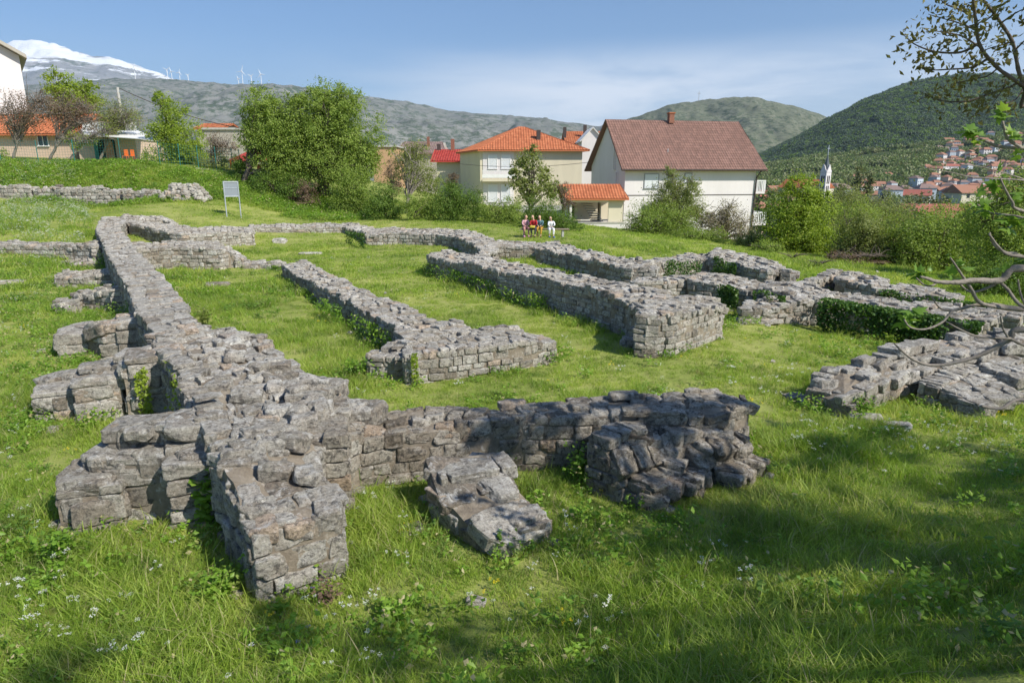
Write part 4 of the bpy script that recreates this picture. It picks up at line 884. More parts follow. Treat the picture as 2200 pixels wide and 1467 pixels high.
def scatter(name, meshes, pts, scl, idx, label=None, kind='stuff', tiltv=.12):
    """one object whose geometry nodes plant the clumps on its points"""
    col = bpy.data.collections.new(name + '_sources'); 
    for i, m in enumerate(meshes): col.objects.link(bpy.data.objects.new('%s_source_%02d' % (name, i), m))
    k = len(pts); me = bpy.data.meshes.new(name); me.vertices.add(k); me.vertices.foreach_set('co', np.asarray(pts, np.float32).ravel())
    rot = np.stack([rng.normal(0, tiltv, k), rng.normal(0, tiltv, k), rng.uniform(0, 6.283, k)], 1)
    a = me.attributes.new('rot', 'FLOAT_VECTOR', 'POINT'); a.data.foreach_set('vector', rot.astype(np.float32).ravel())
    a = me.attributes.new('scl', 'FLOAT', 'POINT'); a.data.foreach_set('value', np.asarray(scl, np.float32))
    a = me.attributes.new('idx', 'INT', 'POINT'); a.data.foreach_set('value', np.asarray(idx, np.int32))
    o = link(name, me); tag(o, label, None, None, kind)
    ng = bpy.data.node_groups.new(name + '_nodes', 'GeometryNodeTree')
    ng.interface.new_socket('Geometry', in_out='INPUT', socket_type='NodeSocketGeometry'); ng.interface.new_socket('Geometry', in_out='OUTPUT', socket_type='NodeSocketGeometry')
    N, L = ng.nodes, ng.links; gi, go = N.new('NodeGroupInput'), N.new('NodeGroupOutput')
    ci = N.new('GeometryNodeCollectionInfo'); ci.inputs['Collection'].default_value = col; ci.inputs['Separate Children'].default_value = True; ci.inputs['Reset Children'].default_value = True
    ip = N.new('GeometryNodeInstanceOnPoints'); ip.inputs['Pick Instance'].default_value = True
    def na(nm, ty): n = N.new('GeometryNodeInputNamedAttribute'); n.data_type = ty; n.inputs[0].default_value = nm; return n.outputs[0]
    er = N.new('FunctionNodeEulerToRotation'); L.new(na('rot', 'FLOAT_VECTOR'), er.inputs[0])
    L.new(gi.outputs[0], ip.inputs['Points']); L.new(ci.outputs[0], ip.inputs['Instance']); L.new(na('idx', 'INT'), ip.inputs['Instance Index']); L.new(er.outputs[0], ip.inputs['Rotation']); L.new(na('scl', 'FLOAT'), ip.inputs['Scale'])
    L.new(ip.outputs[0], go.inputs[0]); md = o.modifiers.new('scatter', 'NODES'); md.node_group = ng
    return o
FQ = np.array(FOOT); FC = FQ.mean(1); FR = np.linalg.norm(FQ - FC[:, None], axis=2).max(1)
def inside_walls(xy, grow=0.0):
    hit = np.zeros(len(xy), bool)
    for q, c, r in zip(FQ, FC, FR):
        near = np.nonzero(((xy - c) ** 2).sum(1) < (r + .05) ** 2)[0]
        if not len(near): continue
        p = xy[near]; s = []
        for i in range(4):
            a, b = q[i], q[(i + 1) % 4]; s.append((b[0] - a[0]) * (p[:, 1] - a[1]) - (b[1] - a[1]) * (p[:, 0] - a[0]))
        s = np.stack(s); hit[near[(s > 0).all(0) | (s < 0).all(0)]] = True
    return hit
def ring(d0, d1, dens, margin=1.0):
    """random points on the ground seen between d0 and d1 metres ahead"""
    half = d1 * 0.83 + margin; n = int((d1 - d0) * 2 * half * dens); x = rng.uniform(-half, half, n); y = rng.uniform(d0, d1, n)
    k = np.abs(x) < y * 0.83 + margin; x, y = x[k], y[k]; k = ~inside_walls(np.stack([x, y], 1)); return x[k], y[k]
def proj(x, y, z):
    dy, dz = y, z - EYE; f = dy * CP - dz * SP; upv = dy * SP + dz * CP
    return 1100 + FPX * x / f, 733.5 - FPX * upv / f
def in_poly(u, v, poly):
    c = np.zeros(len(u), bool); n = len(poly)
    for i in range(n):
        (x0, y0), (x1, y1) = poly[i], poly[(i + 1) % n]
        if y0 == y1: continue
        k = ((y0 > v) != (y1 > v)) & (u < (x1 - x0) * (v - y0) / (y1 - y0) + x0); c ^= k
    return c
# patches of the meadow (world areas worked out from where they are seen): trampled lawn, tall grass, weeds
def wpoly(pts, z=.05): return [tuple(P(u, v, z)[:2]) for u, v in pts]
LAWN = [wpoly([(450, 585), (600, 575), (860, 710), (800, 800), (860, 870), (1200, 830), (1500, 830), (1650, 950), (1780, 900), (1700, 760), (1560, 705), (1340, 750), (910, 590), (1000, 540), (700, 520), (540, 540)])]
LEFT = wpoly([(-200, 540), (210, 540), (300, 700), (100, 900), (100, 1150), (520, 1330), (700, 1480), (-200, 1480)])
def zone(x, y):
    lawn = np.zeros(len(x), bool)
    for p_ in LAWN: lawn |= in_poly(x, y, p_)
    return lawn, in_poly(x, y, LEFT)
def wall_dist(wx, wy):
    dw = np.full(len(wx), 9.0); XY = np.stack([wx, wy], 1)
    for q, c, r in zip(FQ, FC, FR):
        near = np.nonzero(((XY - c) ** 2).sum(1) < (r + .6) ** 2)[0]
        if not len(near): continue
        for i in range(4):
            a, b = q[i], q[(i + 1) % 4]; ab = b - a; p_ = XY[near]; t = np.clip(((p_ - a) @ ab) / (ab @ ab + 1e-9), 0, 1)
            dw[near] = np.minimum(dw[near], np.linalg.norm(p_ - a - t[:, None] * ab, axis=1))
    return dw
Gm = M['grass']
short = [clump_me('c', 50, .13, .03, .075, .007, .8, Gm, 100 + i) for i in range(3)]
mid = [clump_me('c', 50, .13, .04, .11, .0065, .8, Gm, 110 + i) for i in range(3)]
tall = [clump_me('c', 50, .14, .07, .20, .0065, .9, Gm, 120 + i) for i in range(3)]
fars = [clump_me('c', 46, .30, .035, .10, .018, .7, Gm, 130 + i) for i in range(3)]
fart = [clump_me('c', 46, .28, .08, .22, .018, .8, Gm, 140 + i) for i in range(3)]
srcs = short + mid + tall + fars + fart
pts = []; scl = []; idx = []
for d0, d1, dens in ((2.6, 6.5, 120), (6.5, 11, 70), (11, 18, 34), (18, 30, 15), (30, 48, 8)):
    x, y = ring(d0, d1, dens); lawn, left = zone(x, y); k = len(x)
    hn = fbm(np.stack([x * .7, y * .7, 0 * x], 1), 3) + rng.normal(0, .3, k)
    if d1 <= 18:
        nearw = wall_dist(x, y) < .28
        base = np.where(lawn, 0, np.where(hn > .35, 6, 3)); base = np.where(lawn & (hn > .55), 3, base); base = np.where(~lawn & (hn < -.35), 0, base); base = np.where(nearw & (rng.random(k) < .8), np.minimum(base, 0) + 3 * (rng.random(k) < .3), base)
    else: base = np.where(lawn | (y > 29), 9, np.where(hn > .2, 12, 9))
    s = rng.uniform(.75, 1.3, k) * (1 + .3 * np.clip(hn, -.6, .8))
    kp = hn > rng.uniform(-1.5, -.7, k); x, y, s, base = x[kp], y[kp], s[kp], base[kp]; k = len(x)
    pts.append(np.stack([x, y, gz(x, y)], 1)); scl.append(s); idx.append(base + rng.integers(0, 3, k))
pts = np.concatenate(pts); scatter('grass', srcs, pts, np.concatenate(scl), np.concatenate(idx), 'green grass covering the meadow and the lawn between the ruined walls')
print('grass clumps', len(pts))
# broad-leaved weeds: thick at the left and along the feet of the walls
ws = [weed_me('w', 60, .14, .20, .045, M['weed'], 5 + i) for i in range(3)] + [weed_me('w', 46, .12, .10, .035, M['weed'], 15 + i) for i in range(3)]
wx, wy = ring(3.0, 24, 16); lawn, left = zone(wx, wy); k = len(wx)
dw = wall_dist(wx, wy)
wn_ = fbm(np.stack([wx * .9, wy * .9, 0 * wx + 4], 1), 3)
pr = np.where(dw < .28, .85, 0) + np.where(left, .60, 0) + np.where(~lawn & (wn_ > .25), .30, 0) + np.where(lawn, .02, .06)
kk = rng.random(k) < pr * (1 + .8 * wn_); wx, wy, dk = wx[kk], wy[kk], dw[kk]
scatter('weeds', ws, np.stack([wx, wy, gz(wx, wy)], 1), rng.uniform(.6, 1.35, len(wx)), rng.integers(0, 6, len(wx)), 'broad-leaved green weeds growing in the grass and along the feet of the walls')
# white umbels in drifts
fm = [flower_me('f', M['petal_white'], 60, h=.06, heads=5, R_=.012), flower_me('f', M['petal_yellow'], 61, h=.08, heads=4, R_=.012)]
fm += [flower_me('f', M['petal_white'], 30 + i, h=.22, heads=3, R_=.022) for i in range(3)] + [flower_me('f', M['petal_white'], 40 + i, h=.14, heads=4, R_=.014) for i in range(2)]
drifts = [([(-40, 460), (170, 455), (215, 500), (60, 540), (-40, 535)], 1.0, 16.0, 2.0), ([(-60, 690), (90, 640), (110, 900), (70, 1050), (-60, 1060)], 0, 5.0, 1.0), ([(1560, 740), (1690, 760), (1760, 830), (1640, 850), (1520, 810)], .03, 7, 1.0),
          ([(-60, 1150), (380, 1180), (380, 1467), (-60, 1467)], 0, 8, 1.0), ([(1650, 930), (2200, 930), (2200, 1030), (1650, 1000)], .1, 12, .9), ([(760, 1050), (1300, 1150), (1300, 1250), (760, 1240)], .05, 5, .8), ([(420, 1280), (1300, 1330), (1300, 1467), (420, 1467)], .05, 7, .9), ([(1440, 690), (1560, 700), (1500, 730), (1380, 750)], .05, 12, .7),
          ([(600, 560), (1200, 700), (1200, 830), (900, 830), (900, 700)], .03, 1.0, .6)]
fp = []; fs = []
for poly, z, dens, sc in drifts:
    wp = np.array([P(u, v, z)[:2] for u, v in poly]); lo, hi = wp.min(0), wp.max(0); n = int((hi - lo).prod() * dens); q = rng.uniform(lo, hi, (min(n, 6000), 2))
    q = q[in_poly(q[:, 0], q[:, 1], [tuple(a) for a in wp])]; q = q[~inside_walls(q)]; q = q[fbm(np.c_[q * .8, q[:, 0] * 0], 2) > -.35]; fp.append(q); fs.append(rng.uniform(.6, 1.3, len(q)) * sc)
fp = np.concatenate(fp); fs = np.concatenate(fs)
fi = rng.integers(2, 7, len(fp)); n0 = len(fp)
dx, dy_ = ring(3.0, 26, 2.2); kk = fbm(np.stack([dx * .5, dy_ * .5, 0 * dx + 7], 1), 3) > rng.uniform(-.6, .6, len(dx)); dx, dy_ = dx[kk], dy_[kk]
fp = np.concatenate([fp, np.stack([dx, dy_], 1)]); fs = np.concatenate([fs, rng.uniform(.7, 1.4, len(dx))]); fi = np.concatenate([fi, (rng.random(len(dx)) < .3).astype(int)])
scatter('white_wildflowers', fm, np.c_[fp, gz(fp[:, 0], fp[:, 1])], fs, fi, 'drifts of small white and a few yellow wildflowers in the grass')
print('flowers', len(fp))

# small fallen rubble in the grass at the feet of the walls
rb_ = []
for j in range(4):
    ms_ = Masonry(); ms_.stones([(0, 0, 0)], [(.5, .38, .28)], [(1, 0, 0)], [(0, 1, 0)], 4, .25, 5, 6); rb_.append(ms_.mesh('r', [M['stone']]))
rx, ry = ring(3.4, 26, 9); dr_ = wall_dist(rx, ry); kk = rng.random(len(rx)) < np.where(dr_ < .14, .55, np.where(dr_ < .35, .10, .004)); rx, ry = rx[kk], ry[kk]
scatter('rubble', rb_, np.c_[rx, ry, gz(rx, ry) + .015], rng.uniform(.05, .17, len(rx)), rng.integers(0, 4, len(rx)), 'small fallen stones in the grass along the feet of the walls', tiltv=.25)

# bank vegetation: scrubby ground cover draping the retaining wall and the bank
x = rng.uniform(-38, -9, 16000); y = rng.uniform(37.5, 44.5, 16000); z = gz(x, y)
keep = (fbm(np.stack([x * .5, y * .8, 0 * x], 1), 3) > -1.1) & ((y > 39.3) | ((fbm(np.stack([x * .6, 0 * y, 0 * x], 1), 2) > -.15) & (y > 37.9))); x, y, z = x[keep], y[keep], z[keep]
scatter('bank_scrub', [weed_me('w', 60, .3, .30, .08, M['weed'], 55 + i) for i in range(1)] + fart + fars[:2], np.stack([x, y, z], 1), rng.uniform(.6, 1.5, len(x)), rng.integers(0, 6, len(x)), 'low green scrub and grass on the bank above the dry-stone wall')

# ivy and climbers on the walls
def ivy(label, a, b, n, leaf=.055, thick=.10, mat='ivy', lump=1.5, top=1.0, cat='ivy', drape=0.0, name='ivy', hang=False):
    """leaves over the face between top edge points a, b (u, v, z) down to the ground"""
    A, B = P(*a), P(*b); t = rng.random(n); p = A + (B - A) * t[:, None]; gg = gz(p[:, 0], p[:, 1]); d = B - A; nr_ = np.array([d[1], -d[0], 0]); nr_ /= np.linalg.norm(nr_)
    if nr_ @ p.mean(0) > 0: nr_ = -nr_
    lowz = np.clip(fbm(np.c_[t * np.linalg.norm(d) * 1.3, 0 * t, 0 * t + leaf * 99], 3) * .55, -.2, .6); h = lowz + (1 - lowz) * rng.random(n) + .12 * np.abs(fbm(np.c_[t * np.linalg.norm(d) * 3, 0 * t, 0 * t + 5], 2)); z = gg + (p[:, 2] * top - gg + .04) * h; q = p + nr_ * (.03 + np.abs(rng.normal(0, thick, n)))[:, None]; q[:, 2] = z
    k = fbm(q * lump * 1.6, 3) > rng.uniform(-.7, .5, n); q = q[k]
    if drape: 
        m = rng.random(len(q)) < .15; q[m] = p[k][m] - nr_ * rng.uniform(0, drape, m.sum())[:, None]; q[m, 2] += .04
    c = q.mean(0); c[2] = g1(c[0], c[1]); V, F, r = leaf_quads(q - c, leaf, up=.2, aspect=.8, out=np.repeat(nr_[None], len(q), 0) * .8)
    o = link(name, mesh_np(name, V, F, [M[mat]], smooth=False, attrs={'rnd': r}), None, tuple(c)); tag(o, label, cat); return o
ivy('dense dark ivy hanging over the side of the long right-hand wall', (1762, 648, .48), (2108, 704, .34), 13000, .07, .10, drape=.40, lump=.9)
ivy('ivy patch in the middle of the shaded side of the thick grey wall', (1545, 618, .56), (1590, 626, .55), 2200, .06, .06)
ivy('ivy patch at the right end of the thick grey wall', (1620, 630, .54), (1690, 640, .5), 2200, .06, .06)
ivy('ivy on the pale inner side right of the rounded peak', (1536, 556, .7), (1585, 572, .58), 1800, .07, .05)
ivy('ivy on the low wall left of the rounded peak', (1425, 568, .62), (1505, 564, .62), 1600, .07, .05)
ivy('ivy hanging in the shaded corner of the far boundary wall', (745, 500, .8), (786, 506, .78), 1200, .08, .06)
ivy('weedy climber on the shaded side behind the standing crosspiece', (905, 560, .5), (1180, 640, .35), 5200, .055, .12, mat='weed', name='climbing_weeds', cat='weeds', lump=1.2)
ivy('dark ivy on the far low terraces at the right', (1890, 625, .25), (2190, 665, .1), 5000, .07, .1, lump=.8)
ivy('bright green vine hanging on the heap of the long left wall', (368, 786, .92), (402, 850, .9), 620, .05, .03, mat='leaf_bright', name='vine', cat='vine', lump=2.5)
ivy('green vine on the stepped buttress left of the long wall', (290, 818, .6), (318, 800, .7), 620, .05, .03, mat='leaf_bright', name='vine', cat='vine', lump=2.5)
ivy('green weeds at the foot of the low middle wall', (700, 645, .4), (845, 715, .42), 2600, .05, .10, mat='weed', name='climbing_weeds', cat='weeds')
ivy('vine on the face of the T-shaped crosspiece', (884, 768, .5), (898, 768, .5), 260, .045, .02, mat='leaf_bright', name='vine', cat='vine', lump=2)
def plant(name, label, u, v, z, h, n, leaf, mat, rad=.12, cat='plant', dz=0.0):
    q = P(u, v, z); gg = g1(q[0], q[1]); e = empty(name, (q[0], q[1], gg), label, cat)
    k = max(3, int(n / 14)); st = MB(); cs = []
    for _ in range(k):
        a = rng.uniform(0, 6.28); t = rng.uniform(.2, 1) * rad; tip = np.array([math.cos(a) * t, math.sin(a) * t, h * rng.uniform(.6, 1)])
        st.tube([(0, 0, 0), tip * [.3, .3, .55], tip], [.004, .003, .0015], 4, cap=False)
        for _ in range(int(n / k)): s = rng.uniform(.2, 1); cs.append(tip * [s * s, s * s, s] + rng.normal(0, rad * .18, 3))
    cs = np.array(cs); cs[:, 2] = np.maximum(cs[:, 2], .02)
    leaves_obj('foliage', cs, leaf, M[mat], e, up=.8, aspect=.75); st.build('stem', M['weed'], e); return e
for a in [('leafy_plant', 'broad-leaved green plant in the dark gap between the near pillar and the stepped left buttress', 445, 1130, 0, .62, 130, .085, 'weed', .16),
          ('leafy_plant', 'narrow climbing stem rising in the gap at the top of the near pillar', 462, 1050, .1, .95, 60, .05, 'weed', .05),
          ('leafy_plant', 'bushy weeds at the left foot of the near pillar', 470, 1290, 0, .30, 420, .045, 'weed', .28),
          ('leafy_plant', 'nettle clump in front of the lowest left buttress', 130, 1210, 0, .32, 300, .05, 'weed', .24),
          ('leafy_plant', 'green plant at the foot of the near pillar front', 600, 1330, 0, .16, 70, .05, 'weed', .1),
          ('leafy_plant', 'brown dried plant at the right foot of the near pillar', 705, 1310, 0, .22, 260, .03, 'leaf_brown', .16),
          ('leafy_plant', 'upright plant at the lower end of the sloping buttress', 1075, 1200, .05, .32, 60, .05, 'weed', .04),
          ('leafy_plant', 'weeds at the left end of the T-shaped crosspiece', 765, 815, .02, .38, 420, .05, 'weed', .28),
          ('leafy_plant', 'green weeds in the corner between the front wall and its rubble steps', 1250, 1035, .1, .40, 420, .05, 'weed', .30),
          ('leafy_plant', 'small yellowish plant on the face of the rubble steps', 1335, 1050, .15, .42, 70, .045, 'leaf_bright', .06),
          ('leafy_plant', 'small green tuft growing beside the middle buttress', 1280, 1000, .2, .6, 60, .045, 'leaf_bright', .06),
          ('leafy_plant', 'weeds growing on the shaded side of the long left wall', 285, 700, .05, .6, 420, .055, 'weed', .30),
          ('leafy_plant', 'brown-green bush on the inner side of the long left wall', 440, 700, .05, .5, 420, .05, 'leaf_olive', .32),
          ('leafy_plant', 'weeds where the far low buttresses meet the long left wall', 262, 655, .1, .62, 420, .06, 'weed', .34),
          ('leafy_plant', 'weeds in front of the dark wall side at the far left', 232, 590, .1, .7, 420, .07, 'weed', .40),
          ('leafy_plant', 'weeds between the fallen end blocks of the right-hand buttress', 2115, 845, .1, .34, 300, .05, 'weed', .25),
          ('leafy_plant', 'weeds at the step of the right-hand wall', 1850, 895, .1, .30, 320, .045, 'weed', .26),
          ('leafy_plant', 'young fern-like plant in front of the dark ivy', 1905, 760, -.2, .5, 160, .06, 'leaf_bright', .14),
          ('leafy_plant', 'tufted light green grass clump right of the near pillar', 800, 1140, .05, .0, 3, .02, 'weed', .1)][:-1]:
    plant(*a)
# individual white umbels and violet flowers near the camera
def flower(label, u, v, z, h, mat, R_, name, group, cat='wildflower'):
    q = P(u, v, z + h); gg = g1(q[0], q[1]); h = max(q[2] - gg, .05); e = empty(name, (q[0], q[1], gg), label, cat, group)
    MB().tube([(0.02, 0, 0), (.008, 0, h * .6), (0, 0, h)], .0022, 4, cap=False).build('stem', M['weed'], e)
    k = 40; a = rng.uniform(0, 6.28, k); r = R_ * np.sqrt(rng.random(k)); leaves_obj('flower_head', np.stack([r * np.cos(a), r * np.sin(a), h + .01 * rng.random(k) - r * r * 4], 1), R_ * .26, mat, e, up=2.0, aspect=.9, bend=.1)
wf = 'single white umbel flower standing in the foreground grass'
for u, v in [(35, 1018), (60, 1030), (92, 1270), (165, 1282), (280, 1275), (295, 1330), (300, 1362), (215, 1395), (90, 1300), (145, 1180), (38, 1280), (150, 1282), (1010, 1275), (1095, 1330), (1280, 1280), (1305, 1330), (790, 1355), (800, 1400), (1300, 1410), (1060, 1290), (770, 1000), (540, 1385), (490, 1450), (360, 1380), (1760, 985), (1900, 1010), (2020, 1040), (2150, 1010)]:
    flower(wf, u, v, .1 if u < 1400 else .25, rng.uniform(.14, .26), M['petal_white'], rng.uniform(.014, .03), 'white_flower', 'single white umbel flowers in the foreground')
for lab, u, v in [('violet flower at the foot of the near pillar, the upper of two', 662, 1345), ('violet flower below its neighbour at the foot of the near pillar', 640, 1378), ('violet flower against the dark end face of the near pillar', 672, 1262)]:
    flower(lab, u, v, .0, .2, M['petal_violet'], .018, 'violet_flower', None)
# ------------------------------------------------------------------ building materials
def render_mat(name, col, stain=.12):
    m, N, L = nmat(name); pos = N.new('ShaderNodeNewGeometry').outputs['Position']
    mpn = N.new('ShaderNodeMapping'); mpn.inputs['Scale'].default_value = (1, 1, .25); L.new(pos, mpn.inputs[0])
    n1 = noise(N, L, mpn.outputs[0], .9, 7, .65, .3); n2 = noise(N, L, pos, 40, 4, .7)
    c = mixc(N, L, mr(N, L, n1, .4, .75, 0, stain * 3), col, tuple(x * .72 for x in col))
    outp(N, L, pbsdf(N, L, c, .85, bumpn(N, L, n2, .25, .01), .2).outputs[0]); return m
def tile_mat(name, cols, rough=.75):
    m, N, L = nmat(name); pos = N.new('ShaderNodeNewGeometry').outputs['Position']
    at = N.new('ShaderNodeAttribute'); at.attribute_name = 'rnd'
    n1 = noise(N, L, pos, 1.2, 7, .65); n2 = noise(N, L, pos, 14, 5, .7)
    c = ramp(N, L, at.outputs['Fac'], [(0, cols[0]), (.5, cols[1]), (1, cols[2])])
    c = mixc(N, L, mr(N, L, n1, .45, .7, 0, .2), c, tuple(x * .6 for x in cols[1])); c = mixc(N, L, mr(N, L, n2, .6, .7, 0, .4), c, (.18, .16, .13))
    outp(N, L, pbsdf(N, L, c, rough, bumpn(N, L, n2, .3, .01), .25).outputs[0]); return m
M['white_wall'] = render_mat('white_render', (.70, .665, .66)); M['cream_wall'] = render_mat('cream_render', (.66, .60, .46)); M['beige_wall'] = render_mat('beige_render', (.62, .47, .37)); M['grey_wall'] = render_mat('grey_cement', (.42, .39, .34)); M['tan_wall'] = render_mat('tan_brick', (.52, .33, .19))
M['bluewhite'] = render_mat('bluish_render', (.52, .58, .64))
M['tile_orange'] = tile_mat('orange_tiles', [(.40, .13, .06), (.50, .165, .075), (.56, .21, .10)])
M['tile_brown'] = tile_mat('brown_tiles', [(.21, .125, .10), (.25, .145, .115), (.30, .175, .14)])
M['tile_red'] = tile_mat('red_tiles', [(.38, .05, .04), (.48, .065, .05), (.52, .10, .08)])
M['tile_old'] = tile_mat('old_pinkish_tiles', [(.24, .17, .15), (.32, .22, .20), (.36, .27, .24)])
M['white_paint'] = plain('white_paint', (.78, .78, .77), .5, .04); M['shutter'] = plain('roller_shutter', (.72, .74, .76), .45, .03)
M['dark_metal'] = plain('dark_gutter', (.07, .055, .05), .5, .1); M['grey_metal'] = plain('galvanised_metal', (.50, .53, .56), .45, .1, metal=.5); M['brick'] = plain('chimney_brick', (.24, .11, .075), .85, .3, 10)
M['reveal_shade'] = plain('painted_reveal_shade', (.30, .31, .33), .5, .1); M['teal'] = plain('teal_paint', (.03, .17, .15), .5, .15); M['orange'] = plain('orange_plastic', (.75, .17, .03), .4, .1); M['wood'] = plain('weathered_wood', (.24, .19, .14), .85, .25, 9)  # dark window frame tone paints in the shade of reveals that are not cut
M['concrete'] = plain('concrete', (.45, .44, .41), .9, .15, 4); M['path'] = plain('path_gravel', (.52, .46, .38), .95, .15, 4)
m, N, L = nmat('window_glass'); b = pbsdf(N, L, (.035, .045, .055), .08, None, .6); outp(N, L, b.outputs[0]); M['glass'] = m
m, N, L = nmat('dark_interior'); b = pbsdf(N, L, (.03, .03, .03), .8, None, .1); outp(N, L, b.outputs[0]); M['dark'] = m

def tile_patch(a, b, c, d, tw=.24, tl=.34, amp=.028, lift=.03, seed=1):
    """real tiles on the roof plane a-b (eave) to d-c (ridge side)"""
    a, b, c, d = (np.asarray(p, float) for p in (a, b, c, d)); ev = b - a; W = np.linalg.norm(ev); ex = ev / W
    h = d - a; hy = h - ex * (h @ ex); Lh = np.linalg.norm(hy); ey = hy / Lh; nn = np.cross(ex, ey)
    if nn[2] < 0: nn = -nn
    rows = max(2, int(Lh / tl)); cols = max(2, int(W / tw)); V = []; F = []; Rr = []; r_ = np.random.default_rng(seed)
    xs = np.linspace(0, W, cols * 4 + 1); tid = r_.random((rows, cols))
    xl = (d - a) @ ex; xr = (c - a) @ ex
    n = 0
    for r in range(rows):
        for k, (y, off) in enumerate(((r * Lh / rows, lift), ((r + 1) * Lh / rows + .02, 0))):
            t = min(1, y / Lh); lo, hi = xl * t, W + (xr - W) * t
            x = np.clip(xs, lo, hi); z = amp * (np.cos(xs / tw * 2 * math.pi) + .4) + off + .02
            V.append(a + x[:, None] * ex + y * ey + z[:, None] * nn); Rr.append(tid[r, np.clip((xs / tw).astype(int), 0, cols - 1)])
        m_ = len(xs); i = np.arange(m_ - 1); F.append(np.stack([n + i, n + i + 1, n + m_ + i + 1, n + m_ + i], 1)); n += 2 * m_
    return np.concatenate(V), np.concatenate(F), np.concatenate(Rr)
def tiles(name, patches, mat, parent, **kw):
    V = []; F = []; Rr = []; n = 0
    for i, p in enumerate(patches):
        v, f, r = tile_patch(*p, seed=i + 3, **kw); V.append(v); F.append(f + n); Rr.append(r); n += len(v)
    mb = MB()
    for p in patches:                                  # deck under the tiles
        mb.add([np.array(q) for q in p] + [np.array(q) - [0, 0, .12] for q in p], [[0, 1, 2, 3], [7, 6, 5, 4], [0, 4, 5, 1], [1, 5, 6, 2], [2, 6, 7, 3], [3, 7, 4, 0]])
    DV = np.concatenate(mb.V); DF = np.array(mb.F[4]) + n
    return link(name, mesh_np(name, np.concatenate(V + [DV]), np.concatenate(F + [DF]), [M[mat]], smooth=False, attrs={'rnd': np.concatenate(Rr + [np.full(len(DV), .4)])}), parent)
def window(parent, c, w, h, mode='glass', frame='white_paint', axis='x', name='window', depth=.08, sgn=-1):
    """frame with pane or roller shutter; c = centre on the wall face, facing -y (axis x) or -x (axis y)"""
    mb = MB(); t = .06; s = 1 if axis == 'x' else 0
    def bx(m_, dx, dz, hw, hz, dp, off): 
        cc = (c[0] + dx, c[1] + off * sgn, c[2] + dz) if s else (c[0] + off * sgn, c[1] + dx, c[2] + dz); m_.box(cc, (hw, dp, hz) if s else (dp, hw, hz))
    bx(mb, 0, h / 2 + t / 2, w / 2 + t, t / 2, .04, .03); bx(mb, 0, -h / 2 - t / 2, w / 2 + t + .04, t / 2, .07, .05); bx(mb, -w / 2 - t / 2, 0, t / 2, h / 2, .04, .03); bx(mb, w / 2 + t / 2, 0, t / 2, h / 2, .04, .03)
    if mode == 'glass': bx(mb, 0, 0, .03, h / 2, .03, .03)
    f = mb.build(name, M[frame], parent); p_ = MB(); bx(p_, 0, 0, w / 2, h / 2, .01, .012)
    if mode == 'shutter':
        for k in range(int(h / .09)): bx(p_, 0, -h / 2 + .045 + k * .09, w / 2, .035, .012, .03)
        p_.build('shutter', M['shutter'], f)
    else: p_.build('pane', M['glass'], f)
    return f
def rot_to(e, pts): return pts

# ------------------------------------------------------------------ white house with the brown roof
B0 = D(1344, 353, 58.0); zE = B0[2]                    # corner under the eave; local frame: x along the front, y away
def house_frame(name, corner, rz, label): return empty(name, (corner[0], corner[1], 0), label, 'house', None, rz)
hz = R(12.0)
wh = house_frame('gabled_house', B0, hz, 'large white gabled house with a brown tiled roof and a small brick chimney')
Wf, Dp, zb, zr = 12.5, 9.0, -4.2, zE + 3.95
mb = MB(); mb.box((Wf / 2, Dp / 2, (zb + zE) / 2), (Wf / 2, Dp / 2, (zE - zb) / 2)); mb.prism([(0, zE), (Dp, zE), (Dp / 2, zr - .15)], 0, 1)
mb2 = MB(); mb2.box((Wf / 2, Dp / 2, (zb + zE) / 2), (Wf / 2, Dp / 2, (zE - zb) / 2))
V = [(0, 0, zE), (0, Dp, zE), (0, Dp / 2, zr - .2), (Wf, 0, zE), (Wf, Dp, zE), (Wf, Dp / 2, zr - .2)]
mb2.add(V, [[0, 2, 1], [3, 4, 5], [0, 3, 5, 2], [1, 2, 5, 4]]); mb2.build('wall', M['white_wall'], wh)
ov, sl_ = .75, (zr - zE) / (Dp / 2); e0 = zE - ov * sl_ * .55
tiles('roof', [((-.55, -.6, zE - .45), (Wf + .75, -.6, zE - .45), (Wf + .45, Dp / 2, zr), (-.35, Dp / 2, zr)), ((Wf + .75, Dp + .6, zE - .45), (-.55, Dp + .6, zE - .45), (-.35, Dp / 2, zr), (Wf + .45, Dp / 2, zr))], 'tile_brown', wh)
MB().box((Wf / 2, -.68, zE - .47), (Wf / 2 + .65, .06, .05)).build('gutter', M['dark_metal'], wh)
MB().box((Wf / 2, -.012, zE - 2.62), (Wf / 2, .015, .035)).build('string_course', M['dark_metal'], wh)
ch = MB().box((5.9, Dp / 2 - .3, zr + .2), (.24, .24, .42)).build('chimney', M['brick'], wh); MB().box((5.9, Dp / 2 - .3, zr + .66), (.3, .3, .05)).build('chimney_cap', M['tile_orange'], ch)
MB().tube([(4.35, 1.1, zE + .75), (4.35, 1.1, zE + 1.35)], .04, 6).build('vent_pipe', M['grey_metal'], wh)
MB().tube([(Wf + .1, -.66, zE - .5), (Wf + .02, -.12, zE - 1.1), (Wf - .02, -.1, zE - 3.2), (Wf - .1, -.1, zb)], .07, 6).build('drainpipe', M['dark_metal'], wh)
window(wh, (2.45, 0, zE - 1.42), 1.25, 1.15, 'shutter', 'reveal_shade'); window(wh, (5.9, 0, zE - 1.15), .6, .7, 'shutter', 'reveal_shade'); window(wh, (2.4, 0, zE - 4.05), 1.3, 1.1, 'glass', 'reveal_shade')  # dark frames stand in for shaded window reveals
window(wh, (0, 2.6, zE + .65), .3, 2.1, axis='y', name='tall_window'); window(wh, (0, 1.9, zE - 1.3), .3, 1.3, axis='y', name='tall_window')
